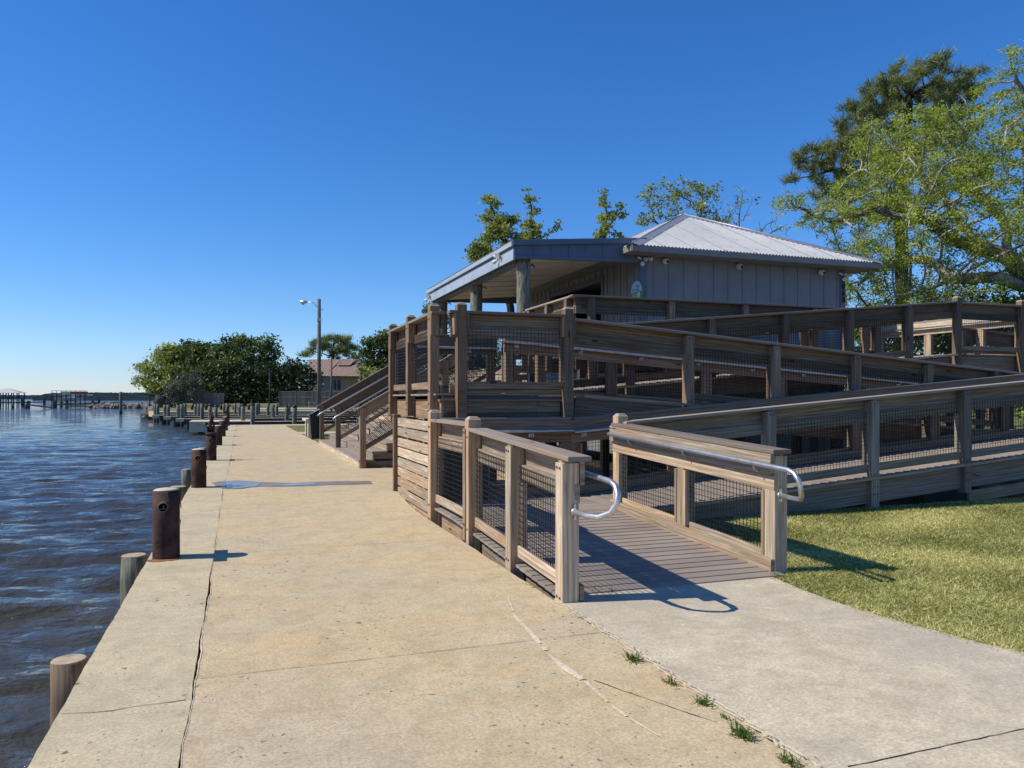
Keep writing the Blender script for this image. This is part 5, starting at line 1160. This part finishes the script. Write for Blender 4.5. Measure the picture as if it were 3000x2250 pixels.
# the sprawling live oak on the right
tree('live_oak', 'sprawling live oak with pale twisting limbs and bright yellow-green leaves, right of the building', 'tree',
     [(2320, 590, 25, 60, 45, 1.2, 60), (2420, 640, 25, 110, 55, 1.5, 120), (2590, 440, 26, 100, 100, 2, 170), (2500, 590, 27, 120, 80, 2.5, 170), (2560, 740, 25, 110, 90, 2, 140), (2640, 880, 26, 150, 60, 2.5, 160), (2830, 880, 25, 150, 60, 2.5, 150), (2520, 880, 27, 70, 60, 2, 80), (2700, 400, 27, 150, 110, 3, 300), (2640, 560, 25, 150, 120, 3, 260),
      (2850, 420, 25, 160, 130, 3, 300), (2800, 560, 24, 170, 130, 3, 300), (2900, 640, 23, 150, 110, 3, 220), (3040, 480, 24, 140, 200, 3, 240), (2620, 720, 25, 150, 90, 3, 190), (2520, 800, 26, 80, 80, 2, 130), (2720, 830, 26, 130, 70, 3, 150), (2900, 760, 24, 140, 70, 3, 110),
      (2960, 180, 23, 35, 55, 1.0, 50), (3010, 260, 23, 60, 70, 1.2, 60), (2900, 250, 24, 45, 30, 1, 30), (3060, 330, 23, 60, 80, 2, 60)],
     [[(3130, 26), (3110, 1000, 26), (3050, 850, 25.5)], [(3050, 850, 25.5), (2920, 815, 25), (2790, 815, 24.5), (2700, 850, 24.5), (2600, 880, 24.5)], [(3050, 850, 25.5), (2960, 760, 25), (2860, 720, 25), (2790, 700, 25), (2730, 650, 25), (2650, 640, 25), (2560, 610, 25.5), (2440, 650, 25.5), (2360, 615, 25.5)],
      [(2960, 760, 25), (2940, 640, 25), (2860, 560, 25), (2820, 470, 25.5), (2760, 400, 26)], [(3050, 850, 25.5), (3060, 700, 25), (3020, 560, 24.5), (3000, 400, 24), (3010, 300, 23.5), (2975, 215, 23)], [(2860, 720, 25), (2780, 600, 25.5), (2700, 520, 26), (2640, 440, 26.5)],
      [(2790, 815, 24.5), (2720, 760, 25), (2640, 760, 25.5), (2560, 790, 26), (2510, 850, 26)], [(2730, 650, 25), (2620, 560, 26), (2540, 500, 26)]],
     0.27, 0.30, 0.0145, 'leaf_oak', 'bark_oak', 56, 0.135, 0.042, 21, rmax=0.36, jitter=0.42, leafthr=2.1, power=2.2, frac=0.62)
# the pine behind it
tree('tall_pine', 'tall dark pine with layered needle tufts, rising behind the live oak', 'tree',
     [(2600, 290, 40, 130, 40, 3, 121), (2680, 235, 40, 110, 45, 3, 132), (2790, 280, 40, 90, 50, 3, 99), (2540, 360, 40, 100, 35, 2.5, 88), (2480, 430, 40, 90, 30, 2.5, 77), (2570, 470, 40, 120, 35, 3, 88), (2420, 480, 40, 80, 22, 2, 52), (2370, 450, 40, 55, 18, 1.5, 30), (2330, 520, 40, 35, 14, 1, 19), (2450, 560, 40, 80, 25, 2, 44),
      (2720, 400, 41, 130, 60, 3, 99), (2800, 520, 41, 100, 60, 3, 66), (2560, 600, 41, 100, 40, 3, 44)],
     [[(2640, 40), (2645, 900, 40), (2640, 700, 40), (2640, 520, 40), (2655, 400, 40), (2665, 300, 40)], [(2640, 520, 40), (2540, 490, 40), (2440, 500, 39.5), (2350, 520, 39.5)], [(2640, 520, 40), (2560, 450, 40), (2470, 430, 40), (2390, 455, 40)]],
     0.36, 0.42, 0.020, 'leaf_pine', 'bark_pine', 85, 0.11, 0.34, 31, kind='needle', rmax=0.34, leafthr=1.5, jitter=0.25, flat=0.8, frac=1.0)
# trees behind the roof and porch
tree('scraggly_oak', 'thin half-bare oak with sparse olive leaves behind the roof peak', 'tree',
     [(1985, 560, 36, 55, 45, 1.5, 60), (2060, 570, 36, 50, 50, 1.5, 50), (1900, 590, 36, 30, 60, 1, 34), (1885, 650, 36, 25, 40, 1, 12), (2015, 620, 36, 90, 40, 2, 44), (2100, 640, 36, 50, 30, 1.5, 20)],
     [[(2000, 36), (2000, 760, 36), (1990, 650, 36)], [(1990, 700, 36), (1920, 650, 36), (1900, 600, 36)], [(1990, 700, 36), (2050, 640, 36), (2060, 580, 36)]],
     0.26, 0.34, 0.012, 'leaf_olive', 'bark_bare', 13, 0.15, 0.08, 41, jitter=0.35, leafthr=1.8)
tree('bare_tree', 'nearly leafless grey tree with fine twigs behind the roof slope', 'tree',
     [(2170, 590, 35, 50, 60, 1.5, 60), (2120, 640, 35, 45, 55, 1.5, 40), (2240, 660, 35, 45, 40, 1.5, 34), (2290, 680, 35, 35, 35, 1, 26)],
     [[(2170, 35), (2165, 760, 35), (2165, 660, 35)], [(2165, 720, 35), (2240, 700, 35)], [(2165, 720, 35), (2110, 680, 35)]],
     0.24, 0.30, 0.011, 'leaf_olive', 'bark_bare', 5, 0.14, 0.07, 42, jitter=0.35, frac=0.35)
tree('leafy_young_oak', 'green oak with a thick left trunk above the porch roof', 'tree',
     [(1440, 600, 34, 25, 30, .7, 26), (1445, 660, 34, 45, 45, 1, 60), (1490, 700, 34, 45, 40, 1, 50), (1410, 730, 34, 40, 42, 1, 56), (1500, 645, 34, 28, 20, .6, 16), (1530, 700, 34, 30, 30, .8, 18)],
     [[(1500, 34), (1495, 800, 34), (1480, 710, 34), (1455, 640, 34), (1435, 590, 34)], [(1490, 760, 34), (1430, 730, 34), (1395, 735, 34)]],
     0.22, 0.26, 0.012, 'leaf_olive', 'bark_dark', 46, 0.13, 0.075, 43, leafthr=1.8, rmax=0.17)
tree('slender_oak', 'slender leafy oak with one bare branch reaching right above the porch roof', 'tree',
     [(1553, 590, 33, 16, 26, .5, 16), (1560, 640, 33, 24, 36, .7, 30), (1560, 690, 33, 28, 30, .8, 34), (1545, 670, 33, 30, 30, .8, 20), (1632, 662, 33, 10, 12, .3, 8)],
     [[(1562, 33), (1560, 780, 33), (1560, 700, 33), (1556, 620, 33), (1549, 555, 33)], [(1565, 710, 33), (1600, 690, 33), (1632, 668, 33)]],
     0.20, 0.24, 0.011, 'leaf_olive', 'bark_bare', 34, 0.10, 0.07, 44, leafthr=1.6, rmax=0.11)
tree('bushy_treetop', 'narrow leafy treetop between the porch and the roof peak', 'tree',
     [(1772, 590, 33, 20, 25, .6, 18), (1775, 640, 33, 32, 30, .8, 30), (1810, 620, 33, 20, 28, .6, 20), (1765, 680, 33, 28, 26, .8, 30), (1815, 695, 33, 14, 14, .5, 8)],
     [[(1755, 33), (1755, 760, 33), (1770, 680, 33), (1780, 620, 33), (1768, 560, 33)], [(1775, 670, 33), (1805, 640, 33), (1822, 610, 33)]],
     0.20, 0.24, 0.011, 'leaf_olive', 'bark_bare', 36, 0.10, 0.07, 45, leafthr=1.6, rmax=0.11)
tree('low_tree', 'low green treetop showing just above the railing left of the porch', 'tree',
     [(1275, 915, 40, 40, 30, 1.2, 50), (1360, 945, 40, 70, 30, 1.5, 40)], [[(1300, 40), (1300, 1000, 40), (1285, 940, 40)]], 0.3, 0.36, 0.012, 'leaf_mid', 'bark_dark', 40, 0.16, 0.09, 46)
# background greenery behind the ramps on the right
def bush(name, label, blobs, mat, seed, per=60, spread=0.3, size=0.09, cat='bush', **k):
    u, v, D = blobs[0][:3]
    return tree(name, label, cat, blobs, [[(u, D), (u, v+blobs[0][4]*0.5, D)]], k.get('step', 0.4), k.get('kill', 0.5), 0.015, mat, 'bark_dark', per, spread, size, seed, leafthr=9, rmax=0.08)
bush('leafy_shrub', 'bright leafy shrub seen through the top railing, right of the building', [(2560, 960, 27, 90, 70, 2, 90), (2660, 990, 27, 80, 60, 2, 70)], 'leaf_oak', 51)
bush('leafy_shrub', 'leafy shrub behind the capped corner posts', [(2780, 960, 26, 90, 80, 2, 90), (2880, 940, 26, 80, 80, 2, 80)], 'leaf_mid', 52)
bush('leafy_shrub', 'leafy shrub at the right edge behind the railings', [(3010, 960, 24, 90, 100, 2, 110), (3090, 900, 25, 80, 80, 2, 80)], 'leaf_oak', 53)
bush('garden_shrub', 'green shrub seen through the landing mesh beyond the stairs', [(1430, 1060, 42, 60, 40, 1.5, 60), (1330, 1070, 42, 60, 40, 1.5, 60)], 'leaf_mid', 54)
# tree mass across the basin
def far_tree(name, label, blobs, mat, bark_, seed, D, per=85, spread=0.85, size=0.32, kind='leaf', step=1.3, kill=1.6, **k):
    u = k.get('base', blobs[0][0]); v = blobs[0][1]
    return tree(name, label, 'tree', blobs, [[(u, D), (u, 1130, D), (u, max(v+10, 1000), D)]], step, kill, 0.06, mat, bark_, per, spread, size, seed, kind=kind, leafthr=k.get('thr', 1.5), rmax=k.get('rmax', 0.4), group='trees across the boat basin', flat=k.get('flat', 0.55), frac=k.get('frac', 1.0))
far_tree('waterside_oak', 'pale olive tree leaning over the water at the left end of the tree mass', [(455, 1090, 150, 50, 60, 4, 110), (500, 1060, 150, 60, 50, 4, 120), (470, 1130, 148, 55, 30, 4, 70), (540, 1100, 148, 50, 50, 4, 80)], 'leaf_olive', 'bark_dark', 61, 150, base=470)
far_tree('sparse_pine', 'wispy pine at the far left edge of the tree mass', [(415, 1080, 158, 22, 12, 2, 14), (408, 1110, 158, 20, 12, 2, 14), (430, 1068, 158, 22, 10, 2, 12)], 'leaf_pine', 'bark_pine', 62, 158, kind='needle', per=110, spread=0.35, size=0.9, base=440)
far_tree('big_oak', 'broad dark green oak in the middle of the tree mass', [(590, 1040, 150, 80, 45, 5, 200), (560, 1090, 147, 70, 50, 5, 160), (640, 1080, 147, 70, 60, 5, 170), (530, 1040, 152, 50, 35, 4, 80), (600, 1130, 145, 80, 40, 4, 110)], 'leaf_mid', 'bark_dark', 63, 150)
far_tree('tall_oak', 'tallest green oak of the tree mass, with a knobbly top', [(710, 1010, 152, 50, 35, 4, 110), (760, 1040, 152, 60, 45, 4, 150), (690, 1050, 150, 60, 50, 4, 140), (780, 1010, 153, 35, 25, 3, 50), (690, 995, 153, 20, 16, 2, 16)], 'leaf_mid', 'bark_dark', 64, 152)
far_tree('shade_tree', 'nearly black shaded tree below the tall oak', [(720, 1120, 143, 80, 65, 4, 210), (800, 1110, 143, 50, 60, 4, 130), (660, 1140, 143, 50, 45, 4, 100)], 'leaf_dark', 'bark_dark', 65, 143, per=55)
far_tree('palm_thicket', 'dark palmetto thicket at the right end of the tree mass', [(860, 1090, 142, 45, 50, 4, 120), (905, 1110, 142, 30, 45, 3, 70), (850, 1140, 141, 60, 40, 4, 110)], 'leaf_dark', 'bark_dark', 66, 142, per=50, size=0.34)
bush('brush_heap', 'grey-green heap of brush in front of the tree mass', [(520, 1150, 125, 35, 40, 3, 110), (560, 1130, 127, 35, 40, 3, 90), (500, 1180, 124, 30, 16, 2, 40)], 'leaf_grey', 67, per=45, spread=0.5, size=0.22, step=0.8, kill=1.0)
far_tree('umbrella_pine', 'spreading round-topped pine behind the street lamp', [(940, 1010, 190, 40, 22, 4, 46), (985, 1000, 190, 50, 20, 4, 54), (1020, 1025, 190, 32, 22, 4, 34), (905, 1040, 190, 26, 14, 3, 18), (990, 1035, 190, 40, 20, 4, 26), (1045, 1055, 190, 14, 8, 2, 8)], 'leaf_pine', 'bark_dark', 68, 190, kind='needle', per=110, spread=0.4, size=1.0, step=1.0, kill=1.1, base=975)
far_tree('roadside_oak', 'rounded green tree rising behind the stair railings', [(1110, 1010, 150, 48, 32, 4, 110), (1150, 1000, 150, 50, 40, 4, 80), (1095, 1050, 150, 50, 36, 4, 110), (1150, 1060, 150, 50, 50, 4, 100)], 'leaf_mid', 'bark_dark', 69, 150, base=1115)
bush('olive_shrub', 'yellow-olive shrub in front of the tiled-roof house', [(1085, 1100, 130, 38, 28, 3, 80), (1130, 1110, 130, 35, 28, 3, 60)], 'leaf_olive', 70, per=40, spread=0.5, size=0.2, step=0.8, kill=1.0)
def palm(u, D, vt, label, seed, n=26, L=1.5, mat='leaf_mid'):
    b = at(u, HV, D); b.z = 0; top = EYE+(HV-vt)/F_PX*D; r = empty('palm', b, label, 'palm'); g = random.Random(seed)
    part(MB().tube([(b.x, b.y, 0), (b.x+0.1, b.y, top*0.6), (b.x, b.y, top)], [0.22, 0.18, 0.2], 10), 'trunk', 'bark_dark', r); m = MB()
    for i in range(n):
        a = g.random()*6.28; el = g.uniform(-0.7, 1.3); c = V((b.x, b.y, top)); d = V((math.cos(a)*math.cos(el), math.sin(a)*math.cos(el), math.sin(el)))
        tip = c+d*L*0.55; s = d.cross(V((0, 0, 1))).normalized()
        for k in range(11):
            t = (k-5)/5*1.25; v = (d*math.cos(t)+s*math.sin(t)); e = tip+v*L*0.6+V((0, 0, -0.25*L*g.random())); w = V((0, 0, 1)).cross(v).normalized()*0.05
            m.poly([tip-w, tip+w, e], tone=g.random())
        m.beam(c, tip, 0.03, 0.03, ch=0)
    part(m, 'fronds', mat, r)
palm(1057, 128, 1095, 'small fan palm in front of the tiled-roof house', 1)
palm(850, 140, 1070, 'fan palm standing out of the dark thicket', 2, mat='leaf_dark'); palm(790, 138, 1080, 'fan palm at the edge of the shaded tree', 3, mat='leaf_dark')
b = at(468, 1188, 122); r = empty('cut_trunk', b, 'dark broken tree trunk standing at the water edge', 'tree trunk')
part(MB().tube([(b.x, b.y, -0.5), (b.x, b.y, 1.2), (b.x+0.1, b.y, 1.9)], [1.1, 0.8, 0.75], 12).tube([(b.x, b.y, 1.7), (b.x-2.5, b.y, 2.3), (b.x-4.5, b.y, 2.2)], [0.2, 0.12, 0.05], 6).tube([(b.x, b.y, 1.7), (b.x+2.0, b.y, 2.1), (b.x+2.6, b.y, 3.4), (b.x+3.4, b.y, 3.6)], [0.25, 0.18, 0.12, 0.05], 6), 'trunk', 'bark_dark', r)
# woods beyond the house, closing the horizon on the right
rngw = np.random.default_rng(3)
for k, (u0, u1, D, mat, lab_) in enumerate(((1180, 2300, 120, 'leaf_mid', 'woods far behind the building'), (2300, 3600, 60, 'leaf_mid', 'woods behind the live oak'), (560, 1250, 230, 'leaf_dark', 'woods behind the tiled-roof house'))):
    n = 420; us = rngw.uniform(u0, u1, n); Cc = np.array([at(u, HV, D+rngw.uniform(0, D*0.15)) for u in us]); Cc[:, 2] = rngw.uniform(0, 1, n)*(D*0.045 if k != 1 else 4.2)
    o = leaves(None, Cc, 45, D*0.012, D*0.0032, 'distant_woods', mat, None, 80+k); tag(o, lab_, 'woods', kind='stuff')
# ------------------------------------------------------------------ grass
def blades(name, label, X0, Y0, n, h, w, mat, seed, lean=0.8, cat='grass'):
    g = np.random.default_rng(seed); N = len(X0); a = g.random(N)*6.28; hh = h*(0.4+g.random(N)); ln = lean*g.random(N)*hh*1.6; b = g.random(N)*6.28
    base = np.stack([X0, Y0, np.full(N, -0.014)], 1); dx = np.stack([np.cos(a), np.sin(a), np.zeros(N)], 1)*(w/2); tip = base+np.stack([np.cos(b)*ln, np.sin(b)*ln, hh], 1)
    tone = np.clip(g.random(N)**1.15+0.10*np.sin(X0*1.7+np.sin(Y0*2.1)*2)+0.10*np.sin(Y0*2.9+X0*0.7+np.sin(X0*2)), 0, 1)
    o = rawmesh(name, np.stack([base-dx, base+dx, tip], 1), None, tone, mat); tag(o, label, cat, kind='stuff'); return o
g = np.random.default_rng(2)
n = 380000; D_ = 4.0*np.exp(g.random(n)*1.35); uu = g.uniform(2150, 3100, n)
rx = (uu-1500)/F_PX; s_, c_ = math.sin(YAW), math.cos(YAW); Xg = (s_+rx*c_)*D_; Yg = (c_-rx*s_)*D_
ed = np.array([(p[0], p[1]) for p in RS[2:]]); edge = np.interp(Xg, ed[:, 0], ed[:, 1])
o_ = np.argsort(ed[:, 1]); ex = np.interp(Yg, ed[o_, 1], ed[o_, 0]); ex = np.where(Yg > 5.40, 4.46, ex)
bare = 0.5+0.5*np.sin(Xg*2.3+1.3*np.sin(Yg*1.9))*np.sin(Yg*2.9+np.sin(Xg*1.3)*2)
keep = (Yg < 8.37) & (Xg > ex-0.065*g.random(n)*(0.5+0.5*np.sin(Yg*13+np.sin(Yg*5)*3))) & (g.random(n) > 0.45*bare)
blades('lawn_grass', 'short patchy lawn grass beside the entry slab', Xg[keep], Yg[keep], 0, 0.026, 0.012, 'blade', 5, lean=2.2)
g = np.random.default_rng(8); Xg, Yg = g.uniform(2.2, 2.42, 1500), g.uniform(5.35, 7.4, 1500)
o = blades('ditch_grass', 'green weeds in the narrow ditch beside the promenade', Xg, Yg, 0, 0.16, 0.007, 'blade_green', 6, lean=0.7); o.location.z = -0.27
Xg, Yg = g.uniform(2.45, 6, 12000), g.uniform(26.5, 33, 12000); Xw = Xg.copy()
blades('lawn_grass', 'grass wedge between the promenade and the stairs', Xg, Yg, 0, 0.05, 0.02, 'blade', 7)
for i, (u, v, k, h) in enumerate(((1853, 1935, 90, 0.085), (1965, 2003, 45, 0.06), (2060, 2065, 50, 0.07), (2130, 2110, 30, 0.04), (2175, 2160, 110, 0.085), (2310, 2235, 60, 0.07), (1745, 1735, 30, 0.06), (1790, 1735, 24, 0.07), (2275, 1690, 60, 0.07))):
    c = gnd(u, v); g = np.random.default_rng(90+i); N = k; a = g.random(N)*6.28; el = g.uniform(0.15, 1.3, N); L_ = 0.68*h*(0.5+g.random(N)); X0, Y0 = c.x+g.normal(0, .012, N), c.y+g.normal(0, .03, N)
    base = np.stack([X0, Y0, np.zeros(N)], 1); d = np.stack([np.cos(a)*np.cos(el), np.sin(a)*np.cos(el), np.sin(el)], 1); s = np.cross(d, [0, 0, 1]); s /= np.linalg.norm(s, axis=1)[:, None]; s *= 0.0028
    mid = base+d*L_[:, None]*0.6; tip = base+d*L_[:, None]*1.1-np.array([0, 0, 1])*(L_*0.35)[:, None]
    Q = np.concatenate([np.stack([base-s, base+s, mid+s*0.8, mid-s*0.8], 1), np.stack([mid-s*0.8, mid+s*0.8, tip+s*0.05, tip-s*0.05], 1)])
    o = rawmesh('weed_tuft', Q, None, g.random(2*N), 'blade_green')
    tag(o, ['largest weed tuft in the slab joint, topmost of those on the joint', 'second weed tuft down the slab joint', 'third weed tuft down the slab joint', 'tiny weed tuft between two bigger ones on the slab joint', 'spreading dark weed tuft low on the slab joint', 'lowest weed tuft on the slab joint', 'small weed tuft where the deck boards meet the slab, nearer the left post', 'small weed tuft at the deck edge, right of the other', 'weed tuft at the foot of the right end post'][i], 'weed', 'weeds in the slab joints')

def litter(name, label, X0, Y0, z, size, mat, seed):
    g = np.random.default_rng(seed); N = len(X0); C = np.stack([X0, Y0, np.full(N, z)+g.random(N)*0.006], 1); a = g.random(N)*6.28
    d = np.stack([np.cos(a), np.sin(a), g.normal(0, .25, N)], 1); e = np.stack([-np.sin(a), np.cos(a), g.normal(0, .25, N)], 1); s = (size*(0.5+g.random(N)))[:, None]
    o = rawmesh(name, np.stack([C-d*s, C-e*s*0.4, C+d*s, C+e*s*0.4], 1), None, g.random(N), mat); tag(o, label, 'leaf litter', kind='stuff')
M['dead_leaf'] = leaf('dead_leaf', (0.10, 0.045, 0.02), (0.22, 0.12, 0.06), (0.45, 0.34, 0.20), 0.1)
g = np.random.default_rng(44)
litter('leaf_litter', 'brown fallen leaves and bits scattered over the lawn', g.uniform(4.7, 13, 260), g.uniform(3.2, 8.2, 260), 0.006, 0.016, 'dead_leaf', 1)
Yl = np.concatenate([g.uniform(0.5, 5.1, 160)]); Xl = 2.2+np.abs(g.normal(0, 0.018, len(Yl)))*np.sign(g.normal(0, 1, len(Yl)))
litter('leaf_litter', 'dead leaf bits and dirt caught along the slab joint', Xl, Yl, 0.009, 0.008, 'dead_leaf', 2)
